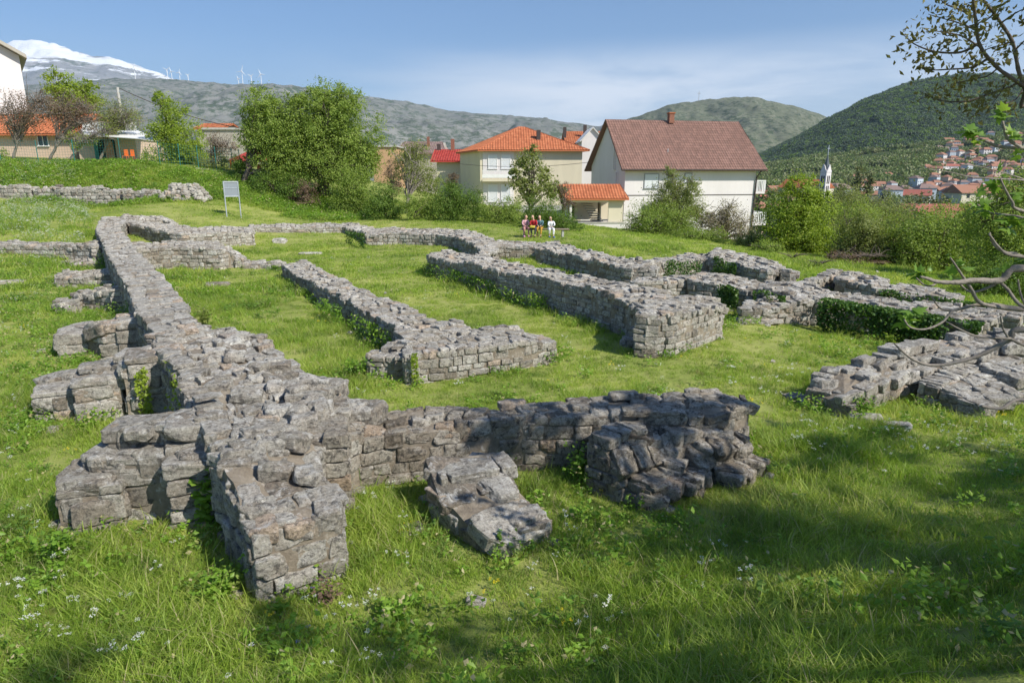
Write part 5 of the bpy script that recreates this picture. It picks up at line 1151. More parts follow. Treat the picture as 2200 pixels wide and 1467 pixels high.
for zz, x1 in ((-2.35, 1.1), (-5.2, 1.5)):             # balconies on the far side
    bl = MB().box((Wf + x1 / 2, 2.0, zE + zz - .1), (x1 / 2, 1.9, .1)).build('balcony', M['white_wall'], wh); rl = MB(); rl.box((Wf + x1 / 2, .1, zE + zz + .95), (x1 / 2, .04, .04)); rl.box((Wf + x1, 2.0, zE + zz + .95), (.04, 1.9, .04))
    for k in range(8): rl.box((Wf + .1 + k * (x1 - .1) / 7, .1, zE + zz + .47), (.022, .022, .47))
    for k in range(14): rl.box((Wf + x1, .2 + k * .28, zE + zz + .47), (.022, .022, .47))
    rl.build('railing', M['white_paint'], bl)
# open porch with its own orange roof
po = D(1215, 427, 55.0); pz = po[2]
pr_ = house_frame('porch', po, R(2), 'open porch with an orange tiled roof and outside stairs, left of the large white house'); pr_['category'] = 'porch'
PW, PD = 5.0, 3.2
tiles('roof', [((-.1, -.45, pz), (PW + .2, -.45, pz), (PW - .25, 1.6, pz + 1.12), (-.55, 1.6, pz + 1.12)), ((PW + .2, 3.6, pz), (-.1, 3.6, pz), (-.55, 1.6, pz + 1.12), (PW - .25, 1.6, pz + 1.12))], 'tile_orange', pr_)
for y_ in (.05, 3.0): MB().box((.45, y_, pz - .95), (.09, .09, .95)).build('pillar', M['white_wall'], pr_)
MB().box((4.2, .1, pz - .95), (.6, .1, .95)).build('wall', M['cream_wall'], pr_); MB().box((2.7, .1, pz - .18), (2.3, .08, .13)).build('beam', M['white_wall'], pr_); MB().box((2.6, 3.15, pz - .95), (2.2, .06, .95)).build('back_wall', M['cream_wall'], pr_)
MB().box((2.5, .0, pz - 3.1), (2.45, .14, 1.13)).build('parapet', M['white_wall'], pr_); MB().box((2.5, .0, pz - 1.95), (2.5, .2, .03)).build('parapet_cap', M['concrete'], pr_)
MB().box((2.5, 1.6, pz - 2.05), (2.3, 1.4, .05)).build('floor', M['concrete'], pr_)
st = MB()
for k in range(9): st.box((1.9 + k * .13, 1.6, pz - 1.9 + (8 - k) * .2), (.42, .55 - k * .0, .03))
st.box((3.1, 1.6, pz - 1.1), (.05, .6, .85)); st.build('stairs', M['grey_wall'], pr_)
mb = MB(); mb.box((.95, 3.0, pz - 1.05), (.16, .05, .8)); mb.build('doorway', M['dark'], pr_)

# ------------------------------------------------------------------ cream house with hipped orange roof
C0 = D(1031, 322, 72.0); ze = C0[2]
chh = house_frame('hipped_house', C0, R(1.0), 'cream two-storey house with a hipped orange roof and a white balcony')
Wc, Dc = 10.9, 9.5; zb = -4.0
# side wall leans back to the left: the plan is a rectangle turned so that its left side shows
mb = MB(); V = []
lx = -2.6
pl = [(0, 0), (Wc, 0), (Wc - 1.8, Dc), (lx, Dc - 1.5)]
V = [(x, y, zb) for x, y in pl] + [(x, y, ze) for x, y in pl]; mb.add(V, [[0, 1, 5, 4], [1, 2, 6, 5], [2, 3, 7, 6], [3, 0, 4, 7], [4, 5, 6, 7]]); mb.build('wall', M['cream_wall'], chh)
pk1, pk2 = (4.2, 4.2, ze + 2.55), (4.9, 4.6, ze + 2.55); ea = ze - .05
E = [(-.25, -.6, ea), (Wc + .7, -.6, ea), (Wc - 1.2, Dc + .5, ea), (lx - .5, Dc - 1.0, ea)]
tiles('roof', [(E[0], E[1], pk2, pk1), (E[3], E[0], pk1, pk1), (E[1], E[2], pk2, pk2), (E[2], E[3], pk1, pk2)], 'tile_orange', chh, tw=.28, tl=.38)
rg = MB(); rg.tube([E[0], pk1], .09, 6); rg.tube([pk1, pk2], .09, 6); rg.tube([E[1], pk2], .09, 6); rg.tube([E[3], pk1], .09, 6); rg.build('ridge_tiles', M['tile_orange'], chh)
c_ = MB().box((6.3, 1.6, ze + 1.35), (.22, .22, .75)).build('chimney', M['dark_metal'], chh)
# recessed balcony bay, white
bay = MB(); bay.box((1.95, -.03, ze - 1.55), (1.65, .02, 1.35)); bay.box((1.95, -.03, ze - 4.6), (1.65, .02, 1.25)); bay.build('bay_wall', M['white_wall'], chh)
for x in (1.35, 2.75): window(chh, (x, -.06, ze - 1.25), .85, 1.35, 'shutter')
for x in (1.35, 2.75): window(chh, (x, -.06, ze - 4.5), .9, 1.7, 'shutter')
bl = MB().box((2.0, -.35, ze - 3.15), (1.75, .5, .12)).build('balcony', M['cream_wall'], chh); rl = MB(); rl.box((2.0, -.82, ze - 2.15), (1.75, .03, .03)); rl.box((2.0, -.82, ze - 2.72), (1.75, .02, .18))
for k in range(24): rl.box((.3 + k * .148, -.82, ze - 2.6), (.014, .014, .45))
rl.build('railing', M['white_paint'], bl)
MB().box((Wc / 2 + .1, -.9, ze - 6.0), (Wc / 2, .9, .25)).build('terrace', M['concrete'], chh)
rl = MB()
for k in range(26): rl.box((4.2 + k * .22, -1.75, ze - 6.6), (.05, .05, .4))
rl.box((7, -1.75, ze - 6.15), (2.9, .06, .04)); rl.build('balustrade', M['white_paint'], chh)
for k, x in enumerate((-.75, -1.7)): pass

# ------------------------------------------------------------------ other houses
def simple_house(name, label, u0, u1, vE, d, vR, wallm, roofm, depth=8, zb=-5, kind='gable', ov=.4, rz=0, cat='house', win=(), chim=(), ridge_u=None, fine=True, hip=0.0, group=None, side=None):
    a, b = D(u0, vE, d), D(u1, vE, d); W = b[0] - a[0]; ze_ = a[2]; zr_ = D((u0 + u1) / 2, vR, d + depth / 2)[2]
    e = empty(name, (a[0], a[1], 0), label, cat, group, rz); mb = MB(); mb.box((W / 2, depth / 2, (zb + ze_) / 2), (W / 2, depth / 2, (ze_ - zb) / 2))
    if kind == 'gable': mb.add([(0.02, 0.02, ze_), (.02, depth - .02, ze_), (.02, depth / 2, zr_ - .15), (W - .02, 0.02, ze_), (W - .02, depth - .02, ze_), (W - .02, depth / 2, zr_ - .15)], [[0, 2, 1], [3, 4, 5], [0, 3, 5, 2], [1, 2, 5, 4]])
    if kind == 'front': mb.add([(0, .02, ze_), (W, .02, ze_), (W / 2, .02, zr_ - .15), (0, depth, ze_), (W, depth, ze_), (W / 2, depth, zr_ - .15)], [[0, 1, 2], [3, 5, 4], [0, 2, 5, 3], [1, 4, 5, 2]])
    mb.build('wall', M[wallm], e)
    if kind in ('gable', 'hip'):
        h = hip; P_ = [((-ov, -ov, ze_ - .1), (W + ov, -ov, ze_ - .1), (W + ov - h, depth / 2, zr_), (-ov + h, depth / 2, zr_)), ((W + ov, depth + ov, ze_ - .1), (-ov, depth + ov, ze_ - .1), (-ov + h, depth / 2, zr_), (W + ov - h, depth / 2, zr_))]
        if h: P_ += [((-ov, depth + ov, ze_ - .1), (-ov, -ov, ze_ - .1), (-ov + h, depth / 2, zr_), (-ov + h, depth / 2, zr_)), ((W + ov, -ov, ze_ - .1), (W + ov, depth + ov, ze_ - .1), (W + ov - h, depth / 2, zr_), (W + ov - h, depth / 2, zr_))]
        tiles('roof', P_, roofm, e, tw=.3, tl=.4)
    elif kind == 'front':
        tiles('roof', [((-ov, depth + ov, ze_ - .1), (-ov, -ov, ze_ - .1), (W / 2, -ov, zr_), (W / 2, depth + ov, zr_)), ((W + ov, -ov, ze_ - .1), (W + ov, depth + ov, ze_ - .1), (W / 2, depth + ov, zr_), (W / 2, -ov, zr_))], roofm, e, tw=.3, tl=.4)
    elif kind == 'flat': MB().box((W / 2, depth / 2, ze_ + .1), (W / 2 + ov, depth / 2 + ov, .1)).build('roof', M[roofm], e)
    for x, z, w, h, md in win: window(e, (x * W, 0, ze_ + z), w, h, md)
    for x, y, z, h, mt in chim: MB().box((x * W, y, ze_ + z), (.22, .22, h)).build('chimney', M[mt], e)
    return e
simple_house('white_house', 'white house with two dark chimneys between the cream house and the large gabled house', 1222, 1290, 308, 92, 283, 'white_wall', 'tile_orange', 9, kind='gable', win=[(.35, -2.6, .9, 1.7, 'glass')], chim=[(-.1, 2, 1.2, 1.0, 'dark_metal'), (.55, 2, 1.5, 1.0, 'dark_metal')], ov=.5)
simple_house('white_house', 'narrow white gable wall right behind the cream house, with a dark corner pipe', 1250, 1296, 302, 86, 277, 'white_wall', 'white_paint', 6, kind='front', ov=.25)
simple_house('red_roof_house', 'low house with a bright red roof on the left of the cream house', 938, 990, 345, 82, 322, 'cream_wall', 'tile_red', 9, kind='gable', hip=.0, chim=[(.55, 4.3, 2.0, .7, 'brick'), (-.05, 4.3, 1.6, .5, 'dark_metal')], ov=.7)
simple_house('old_house', 'old house with a faded pinkish grey roof beyond the thin tree', 850, 950, 328, 110, 305, 'grey_wall', 'tile_old', 12, kind='gable', hip=1.2, chim=[(.66, 3, 1.7, .9, 'brick')], ov=.6)
simple_house('brick_shed', 'tan brick building edge showing right of the largest tree', 800, 850, 316, 100, 311, 'tan_wall', 'concrete', 8, kind='flat', ov=.25)
simple_house('flat_roof_house', 'grey cement house with a flat roof behind the bright green fruit tree', 438, 600, 279, 72, 279, 'grey_wall', 'concrete', 10, kind='flat', zb=-1, ov=.2)
simple_house('tiled_shed', 'small orange tiled roof above the flat-roofed grey house', 424, 474, 275, 84, 266, 'grey_wall', 'tile_orange', 6, kind='gable', zb=-1)
# tall white building, far left
th = D(-100, 120, 60); q1 = D(40, 118, 60)
e = empty('tall_building', (q1[0], q1[1], 0), 'tall white building cut by the left edge of the picture, against the snowy mountain', 'building', None, R(38))
W = q1[0] - th[0]; zt = D(40, 120, 60)[2]; mb = MB(); mb.box((-W / 2, 5, (zt + 2) / 2), (W / 2, 5, (zt - 2) / 2)); mb.add([(0, 0, zt), (-W, 0, zt), (-W, 0, zt + 3.2), (0, 10, zt), (-W, 10, zt), (-W, 10, zt + 3.2)], [[0, 1, 2], [3, 5, 4], [0, 2, 5, 3]]); mb.build('wall', M['white_wall'], e)
mb = MB(); A1, A2 = (.5, zt - .25), (-W, zt + 3.35); mb.add([(A1[0], -.7, A1[1]), (A2[0], -.7, A2[1]), (A2[0], 10.7, A2[1]), (A1[0], 10.7, A1[1])] + [(A1[0], -.7, A1[1] + .3), (A2[0], -.7, A2[1] + .3), (A2[0], 10.7, A2[1] + .3), (A1[0], 10.7, A1[1] + .3)], [[3, 2, 1, 0], [4, 5, 6, 7], [0, 1, 5, 4], [1, 2, 6, 5], [2, 3, 7, 6], [3, 0, 4, 7]]); mb.build('roof', M['grey_wall'], e)
# low beige house, awning and shed at the left
bh = simple_house('beige_house', 'low beige house with an orange tiled roof behind the brown bare trees', -120, 148, 286, 52, 246, 'beige_wall', 'tile_orange', 7, kind='gable', zb=3, ov=.5, hip=0)
window(bh, (7.45, 0, 6.0), .7, .95)
sh = simple_house('garden_shed', 'beige outbuilding with open doorway and hanging curtain under the white awning', 165, 290, 300, 51, 300, 'beige_wall', 'concrete', 4, kind='flat', zb=3, ov=.1)
q = D(228, 340, 50.9); mb = MB(); mb.box((q[0] - sh.location[0], -.03, q[2] + .1), (.75, .03, 1.35)); mb.build('doorway', M['dark'], sh)
cu = MB(); 
for k in range(12): cu.tube([(q[0] - sh.location[0] + .05 + k * .05, -.10 - .03 * (k % 2), q[2] + 1.2), (q[0] - sh.location[0] + .1 + k * .055, -.12 + .03 * (k % 2), q[2] - 1.0)], .04, 5)
cu.build('curtain', plain('curtain_cloth', (.55, .33, .20), .8, .4, 6), sh)
q = D(206, 338, 50.7); MB().box((q[0] - sh.location[0], -.1, q[2]), (.14, .03, 1.45)).build('door', M['teal'], sh)
aw0, aw1, aw2, aw3 = D(180, 291, 50.2), D(348, 303, 47.2), D(296, 282, 53.0), D(172, 275, 53.8)
e = empty('awning', tuple(aw0), 'white sheet awning sloping over the outbuilding at the left', 'awning')
V = [aw0 - aw0, aw1 - aw0, aw2 - aw0, aw3 - aw0]; mb = MB(); mb.add(V + [v + [0, 0, .05] for v in V], [[3, 2, 1, 0], [4, 5, 6, 7], [0, 1, 5, 4], [1, 2, 6, 5], [2, 3, 7, 6], [3, 0, 4, 7]]); mb.build('canopy', M['white_paint'], e)
for q in (aw1 * .97 + aw0 * .03,): z_ = g1(q[0], q[1]); MB().tube([np.array([q[0], q[1], z_]) - aw0, q - aw0], .04, 6).build('post', M['grey_metal'], e)
fa = MB(); a_, b_ = D(178, 268, 51), D(292, 276, 51); fa.box(((a_ + b_) / 2 - aw0), ((b_[0] - a_[0]) / 2, .1, .3)); fa.build('fascia', M['white_paint'], e)
# orange chairs, red awning
def chair(u, v, d, label):
    q = D(u, v, d); z = g1(q[0], q[1]); e = empty('plastic_chair', (q[0], q[1], z), label, 'chair', 'orange plastic chairs by the garden fence')
    e.scale = (.62, .62, .75)
    MB().box((0, 0, .44), (.22, .22, .025), bev=.02).build('seat', M['orange'], e); MB().box((0, .21, .72), (.22, .02, .28), bev=.02).build('backrest', M['orange'], e)
    for sx in (-1, 1):
        for sy in (-1, 1): MB().tube([(sx * .2, sy * .2, .43), (sx * .23, sy * .23, 0)], .02, 5).build('leg', M['orange'], e)
for u, v, d, lab in [(272, 352, 46.5, 'orange plastic chair outside the beige outbuilding, the left one of the pair'), (285, 352, 46.5, 'orange plastic chair outside the beige outbuilding, the right one of the pair'), (499, 372, 45.6, 'orange plastic chair behind the fence just left of the two big trees'), (556, 372, 46, 'orange plastic chair in the gap under the lighter big tree')]: chair(u, v, d, lab)
e_ = D(487, 348, 47); f_ = D(590, 340, 47)
e = empty('red_canopy', tuple(e_), 'faded orange-red canopy behind the fence, under the lighter big tree', 'canopy'); W = f_[0] - e_[0]
mb = MB(); V = [(0, 0, 0), (W, 0, 0), (W, 2.2, .7), (.6, 2.2, .7)]; mb.add(V + [(x, y, z + .05) for x, y, z in V], [[3, 2, 1, 0], [4, 5, 6, 7], [0, 1, 5, 4], [1, 2, 6, 5], [2, 3, 7, 6], [3, 0, 4, 7]]); mb.build('canopy', M['tile_red'], e)
for x in (.1, W - .1): MB().tube([(x, .05, 0), (x, .05, -1.9)], .035, 6).build('post', M['grey_metal'], e)
# wire fence with teal posts
fe = empty('garden_fence', tuple(D(0, 365, 43.5)), 'wire mesh garden fence on teal posts along the top of the bank', 'fence'); F0 = np.array(fe.location)
lp = [(-60, 43.8), (5, 43.8), (85, 43.8), (163, 44), (262, 44.3), (345, 44.6), (388, 44.8), (427, 45), (465, 45.2), (500, 45.4), (516, 45.5)]
wr = MB(); fp_ = []
for u, d in lp:
    q = D(u, 360, d); z = g1(q[0], q[1]); fp_.append(np.array([q[0], q[1], z])); MB().tube([np.array([q[0], q[1], z - .2]) - F0, np.array([q[0], q[1], z + 1.55]) - F0], .026, 6).build('post', M['teal'], fe)
for a, b in zip(fp_[:-1], fp_[1:]):
    for k in range(9): h = .1 + k * .17; wr.tube([a + [0, 0, h] - F0, b + [0, 0, h] - F0], .006, 3, cap=False)
    n = int(np.linalg.norm(b - a) / .16)
    for k in range(n): c = a + (b - a) * k / n - F0; wr.tube([c + [0, 0, .05], c + [0, 0, 1.48]], .006, 3, cap=False)
wr.build('mesh_wire', M['teal'], fe)
pa = MB(); A_ = [D(400, 387, 43.6), D(480, 400, 43.2), D(482, 392, 44.6), D(425, 384, 44.8)]; A_ = [np.array([q[0], q[1], g1(q[0], q[1]) + .12]) for q in A_]; pa.quad(*A_); tag(pa.build('path', M['path']), kind='structure')
# utility pole and cables
q = D(256, 215, 58); z = g1(q[0], q[1]); pt = D(255, 188, 58)
up_ = empty('utility_pole', (q[0], q[1], z), 'concrete utility pole rising behind the trees at the left', 'pole'); H = pt[2] - z
MB().tube([(0, 0, 0), (0, 0, H)], [.17, .11], 8).build('pole', M['concrete'], up_); MB().box((0, 0, H - .35), (.45, .05, .05)).build('crossarm', M['grey_metal'], up_)
def cable(label, a, b, sag, r=.012):
    a, b = np.array(a), np.array(b); t = np.linspace(0, 1, 14)[:, None]; c = a * (1 - t) + b * t; c[:, 2] -= sag * 4 * (t * (1 - t))[:, 0]
    o = MB().tube(c - a, r, 4).build('power_cable', M['dark_metal'], None, tuple(a)); tag(o, label, 'cable'); return o
cable('dark cable dropping from the utility pole to behind the two big trees', D(256, 190, 58), D(560, 283, 56), .5, .03)
cable('thin cable crossing in front of the cream house to the white gable', D(985, 352, 68), D(1265, 349, 62), .35, .02)
cable('thin cable running right from the roof of the large white house over the town', D(1965, 378, 110), D(2260, 402, 90), .6, .03)

# ------------------------------------------------------------------ information board
q = P(487, 462, 1.3); q2 = D(517, 457, q[1] + .35)
ib = empty('information_board', (q[0], q[1], g1(q[0], q[1])), 'blank grey information board on two metal posts on the lawn', 'sign', None, math.atan2(.35, q2[0] - q[0])); W = math.hypot(q2[0] - q[0], .35); H = 1.85
for x in (0, W): MB().tube([(x, 0, -.1), (x, 0, H)], .032, 8).build('post', M['grey_metal'], ib)
mb = MB(); mb.box((W / 2, 0, H - .03), (W / 2, .02, .03)); mb.box((W / 2, 0, H - .78), (W / 2, .02, .03)); mb.box((W / 2, 0, H - .36), (W / 2 - .04, .015, .012)); mb.build('board_frame', M['grey_metal'], ib)
MB().box((W / 2, .012, H - .4), (W / 2 - .035, .008, .36)).build('board_panel', plain('sign_panel', (.24, .27, .30), .4, .06), ib)

# ------------------------------------------------------------------ four children on a bench
def skin_obj(name, nodes, edges, mat, parent, sub=2):
    """nodes: dict name -> (x, y, z, r)"""
    ks = list(nodes); me = bpy.data.meshes.new(name); me.from_pydata([nodes[k][:3] for k in ks], [(ks.index(a), ks.index(b)) for a, b in edges], [])
    o = link(name, me, parent); me.materials.append(mat); md = o.modifiers.new('skin', 'SKIN'); md.use_smooth_shade = True
    for i, k in enumerate(ks): v = me.skin_vertices[0].data[i]; v.radius = (nodes[k][3], nodes[k][3] * (nodes[k][4] if len(nodes[k]) > 4 else 1)); v.use_root = i == 0
    s = o.modifiers.new('sub', 'SUBSURF'); s.levels = sub; s.render_levels = sub; return o
def cloth(name, col): return plain(name, col, .85, .12, 12)
skin_m = plain('skin', (.58, .36, .26), .6, .06, 8)
def child(u, d, rz, label, top, trous, shoe, hair, hairlen=.12, lean=.0, sleeve=True, bare=False, S=1.0, feet=.1, headx=0, hands=(.05, -.30)):
    q = D(u, 500, d); z = g1(q[0], q[1]) + .02; e = empty('person', (q[0], q[1], z), label, 'person', None, rz)
    sh, nk, hd = .86, .93, 1.05; ly = -lean; n = {}
    n['pel'] = (0, 0, .47, .10, .8); n['bel'] = (0, -.01 + ly * .4, .60, .095, .75); n['che'] = (0, ly * .8, .76, .105, .7); n['nek'] = (headx * .3, ly - .01, nk, .04); n['hb'] = (headx * .8, ly - .03, 1.0, .062); n['ht'] = (headx, ly - .035, 1.08, .07); n['top'] = (headx, ly - .02, 1.145, .045)
    E = [('pel', 'bel'), ('bel', 'che'), ('che', 'nek'), ('nek', 'hb'), ('hb', 'ht'), ('ht', 'top')]
    n['nose'] = (headx, ly - .118, 1.05, .010); E.append(('ht', 'nose'))
    for s, t in ((-1, 'l'), (1, 'r')):
        n['sh' + t] = (s * .14, ly * .95, sh, .042); n['el' + t] = (s * .185, ly - .09, .68, .032); n['wr' + t] = (s * hands[0] + s * .03, hands[1] + .06, .60, .021); n['pa' + t] = (s * hands[0], hands[1], .585, .022, .6)
        E += [('che', 'sh' + t), ('sh' + t, 'el' + t), ('el' + t, 'wr' + t), ('wr' + t, 'pa' + t)]
        for k in range(4): a = 'f%d%s' % (k, t); n[a] = (s * hands[0] + (k - 1.5) * .012, hands[1] - .035, .578, .006); n[a + 't'] = (s * hands[0] + (k - 1.5) * .013, hands[1] - .055 + abs(k - 1.2) * .005, .558, .005); E += [('pa' + t, a), (a, a + 't')]
        n['th' + t] = (s * (hands[0] - .028), hands[1] - .015, .575, .006); E.append(('pa' + t, 'th' + t))
        n['hi' + t] = (s * .075, -.02, .46, .075); n['kn' + t] = (s * .12, -.36, .47, .05); n['an' + t] = (s * .10, -.30 - s * feet * .8, .09, .028); n['to' + t] = (s * .11, -.42 - s * feet * .8, .04, .026)
        E += [('pel', 'hi' + t), ('hi' + t, 'kn' + t), ('kn' + t, 'an' + t), ('an' + t, 'to' + t)]
        n['ea' + t] = (headx + s * .073, ly - .03, 1.05, .012); E.append(('ht', 'ea' + t))
    skin_obj('body', n, E, skin_m, e)
    g = 1.14; C = {}
    for k in ('pel', 'bel', 'che', 'shl', 'shr', 'ell', 'elr'): C[k] = (*n[k][:3], n[k][3] * 1.12 + .012, *(n[k][4:5]))
    C['nk2'] = (n['nek'][0] * .6, n['nek'][1], .90, .05); Ec = [('pel', 'bel'), ('bel', 'che'), ('che', 'nk2'), ('che', 'shl'), ('che', 'shr'), ('shl', 'ell'), ('shr', 'elr')]
    if sleeve:
        for t in 'lr': a, b = np.array(n['el' + t][:3]), np.array(n['wr' + t][:3]); C['wq' + t] = (*(a * .15 + b * .85), .032); Ec.append(('el' + t, 'wq' + t))
    skin_obj('top', C, Ec, top, e)
    T = {'pel': (0, 0, .47, .115, .85)}; Et = []
    for s, t in ((-1, 'l'), (1, 'r')):
        for k in ('hi', 'kn', 'an'): T[k + t] = (*n[k + t][:3], n[k + t][3] * 1.12 + .010)
        T['an' + t] = (*n['an' + t][:2], .14, .042); Et += [('pel', 'hi' + t), ('hi' + t, 'kn' + t)] + ([] if bare else [('kn' + t, 'an' + t)])
        if bare: T['kn' + t] = (n['kn' + t][0], -.2, .46, .07); del T['an' + t]
        mb = MB(); a = np.array(n['to' + t][:3]); mb.box((a[0], a[1] + .05, .035), (.042, .10, .038), bev=.03); mb.build('shoe', shoe, e, smooth=True)
    skin_obj('trousers', T, Et, trous, e)
    Hh = {'a': (headx, ly - .022, 1.135, .080), 'b': (headx, ly + .03, 1.07, .088), 'c': (headx, ly + .05, 1.06 - hairlen, .06 if hairlen > .1 else .05)}
    skin_obj('hair', Hh, [('a', 'b'), ('b', 'c')], hair, e); 
    if S != 1: e.scale = (S, S, S)
    return e
dh, lh, rh = cloth('brown_hair', (.11, .06, .035)), cloth('blond_hair', (.26, .17, .085)), cloth('auburn_hair', (.20, .09, .045))
KD = 30.6
child(1128, KD + .1, R(12), 'person in a pink checked top, leftmost of the four seated children', cloth('pink_check', (.62, .36, .40)), cloth('pale_pink', (.50, .26, .24)), cloth('pink_shoe', (.75, .35, .55)), rh, .16, lean=.08, headx=.03, S=.86)
child(1147, KD - .05, R(-8), 'person in a red top leaning left over a yellow bag, second of the four children', cloth('red_top', (.38, .02, .03)), cloth('dark_leggings', (.05, .055, .07)), cloth('dark_shoe', (.06, .05, .05)), lh, .12, lean=.16, headx=-.06, S=.86)
child(1161, KD + .0, R(-14), 'person in a blue-green top and yellow trousers, third of the four children', cloth('teal_top', (.12, .22, .25)), cloth('yellow_trousers', (.50, .28, .05)), cloth('brown_shoe', (.15, .07, .04)), lh, .22, lean=.09, headx=-.04, S=.84)
child(1182, KD - .2, R(10), 'person all in white with blue shoes bending over the hands, rightmost of the four', cloth('white_top', (.80, .82, .86)), cloth('white_trousers', (.78, .78, .80)), cloth('blue_shoe', (.05, .14, .45)), dh, .05, lean=.22, headx=-.06, S=.82)
q = D(1145, 500, KD - .35); bagz = g1(q[0], q[1]); o = MB(); o.box((0, 0, 0), (.12, .07, .06), bev=.05); o = o.build('bag', cloth('yellow_bag', (.5, .42, .06)), None, (q[0] - .03, q[1], bagz + .49), smooth=True); tag(o, 'small yellow bag on the lap of the child in red', 'bag')
q = D(1165, 500, KD + .1); bz = g1(q[0], q[1]); be = empty('bench', (q[0], q[1], bz), 'low grey wooden bench under the four seated children', 'bench')
for dy in (-.14, .02, .18): MB().box((.1, dy, .345), (1.15, .07, .02), bev=.01).build('seat_plank', M['wood'], be)
for x in (-.85, .95): MB().box((x, .02, .16), (.05, .17, .165), bev=.01).build('leg', M['concrete'], be)
# ------------------------------------------------------------------ town in the valley
def tone(c, f): return tuple(x * f for x in c)
HOUSES = {}
def town_proto(key, w, dp, h, rh, wallm, roofm, hip):
    ov = .5; mb = MB(); mb.box((0, 0, h / 2 - 1.5), (w / 2, dp / 2, h / 2 + 1.5))
    if not hip: mb.add([(-w / 2, -dp / 2, h), (-w / 2, dp / 2, h), (-w / 2, 0, h + rh - .2), (w / 2, -dp / 2, h), (w / 2, dp / 2, h), (w / 2, 0, h + rh - .2)], [[0, 2, 1], [3, 4, 5], [0, 3, 5, 2], [1, 2, 5, 4]])
    wm = mb.mesh('wall', M[wallm]); s = w * .28 if hip else 0; W, Y = w / 2 + ov, dp / 2 + ov; z = h - .25
    rb = MB(); rb.add([(-W, -Y, z), (W, -Y, z), (W, Y, z), (-W, Y, z), (-W + s, 0, h + rh), (W - s, 0, h + rh), (-W, -Y, z - .2), (W, -Y, z - .2), (W, Y, z - .2), (-W, Y, z - .2)], [[0, 1, 5, 4], [2, 3, 4, 5], [3, 0, 4], [1, 2, 5], [6, 7, 1, 0], [7, 8, 2, 1], [8, 9, 3, 2], [9, 6, 0, 3], [9, 8, 7, 6]])
    wi = MB(); wi.box((0, 0, 0), (.55, .04, .65))
    HOUSES[key] = (wm, rb.mesh('roof', M[roofm]), wi.mesh('window', M['glass']), w, dp, h)
M['tile_far'] = tile_mat('far_orange_tiles', [(.32, .16, .105), (.40, .20, .13), (.46, .25, .17)]); M['tile_far_red'] = tile_mat('far_red_tiles', [(.34, .12, .09), (.40, .13, .10), (.44, .17, .13)])
town_proto(0, 11, 9, 6.2, 2.6, 'white_wall', 'tile_far', True); town_proto(1, 13, 9, 5.8, 2.6, 'cream_wall', 'tile_far', False); town_proto(2, 10, 10, 8.0, 2.4, 'bluewhite', 'tile_old', True); town_proto(3, 15, 10, 4.5, 2.8, 'white_wall', 'tile_far_red', False); town_proto(4, 12, 9, 6.5, 2.4, 'beige_wall', 'tile_far', True)
TL = ['white house with a hipped orange roof in the far town', 'cream house with a gabled orange roof in the far town', 'bluish white house with a faded roof in the far town', 'long white house with a red roof in the far town', 'beige house with a hipped orange roof in the far town']
TG = ['white hipped houses of the far town', 'cream gabled houses of the far town', 'bluish houses of the far town', 'long red-roofed houses of the far town', 'beige hipped houses of the far town']
def put_house(k, x, y, z, rz, label=None, sc=1.0):
    wm, rm, wi, w, dp, h = HOUSES[k]; e = empty('town_house', (x, y, z), label or TL[k], 'house', None if label else TG[k], rz); e.scale = (sc, sc, sc)
    link('wall', wm, e); link('roof', rm, e)
    for sx in (-.3, 0.02, .3):
        for zz in ([1.6, 4.4] if h > 5 else [2.0]):
            o = link('window', wi, e); o.location = (sx * w, -dp / 2 - .03, zz)
    return e
def land(x, y):
    z = g1(x, y)
    if y > 640:
        sz = float(slope_z(np.array([x]), np.array([y]))[0]) if 640 < y < 1400 else -99
        z = max(z, sz)
    return z
r2 = np.random.default_rng(5); placed = []
def try_put(u, v_hint, d, k=None):
    x = (u - 1100) / FPX * d * 1.02; y = d
    if any((x - a) ** 2 + (y - b) ** 2 < 11.5 ** 2 for a, b in placed): return
    placed.append((x, y)); put_house(int(r2.integers(0, 5)) if k is None else k, x, y, land(x, y), r2.normal(0, .5), None, r2.uniform(.8, 1.1) if d > 420 else r2.uniform(.9, 1.15))
for u, d in [(1632, 420), (1650, 330), (1668, 360), (1640, 520), (1690, 460), (1625, 300), (1660, 620), (1720, 560)]: try_put(u, 0, d)
for i in range(60):
    u = r2.uniform(1990, 2230); d = r2.uniform(400, 980); try_put(u, 0, d)
for i in range(34):
    u = r2.uniform(1690, 2010); d = r2.uniform(380, 700); try_put(u, 0, d)
for i in range(190):
    u = r2.uniform(1960, 2240); d = r2.uniform(620, 1080) ; try_put(u, 0, d, [0, 0, 2, 1, 4][i % 5])
for i in range(10):
    u = r2.uniform(1790, 2000); d = r2.uniform(600, 820); try_put(u, 0, d, 0)
x, y = (2058 - 1100) / FPX * 330, 330; put_house(1, x, y, land(x, y) + 1, .1, 'long orange-roofed block, the largest building of the far town at the right', 1.35)
x, y = (2022 - 1100) / FPX * 150, 150; q = D(2022, 455, 150); put_house(3, q[0], 150, q[2] - 6.3, -.12, 'wide bright red corrugated roof of a hall showing above the scrubby trees', 1.1)
x = (1648 - 1100) / FPX * 150; q = D(1655, 442, 150); put_house(4, q[0], 150, q[2] - 7, .3, 'orange-roofed house just right of the white house balcony', .9)
q = D(2085, 345, 900); put_house(0, q[0], 900, land(q[0], 900) + 2, .1, 'small white house standing alone, highest on the green slope above the town', 1.0)
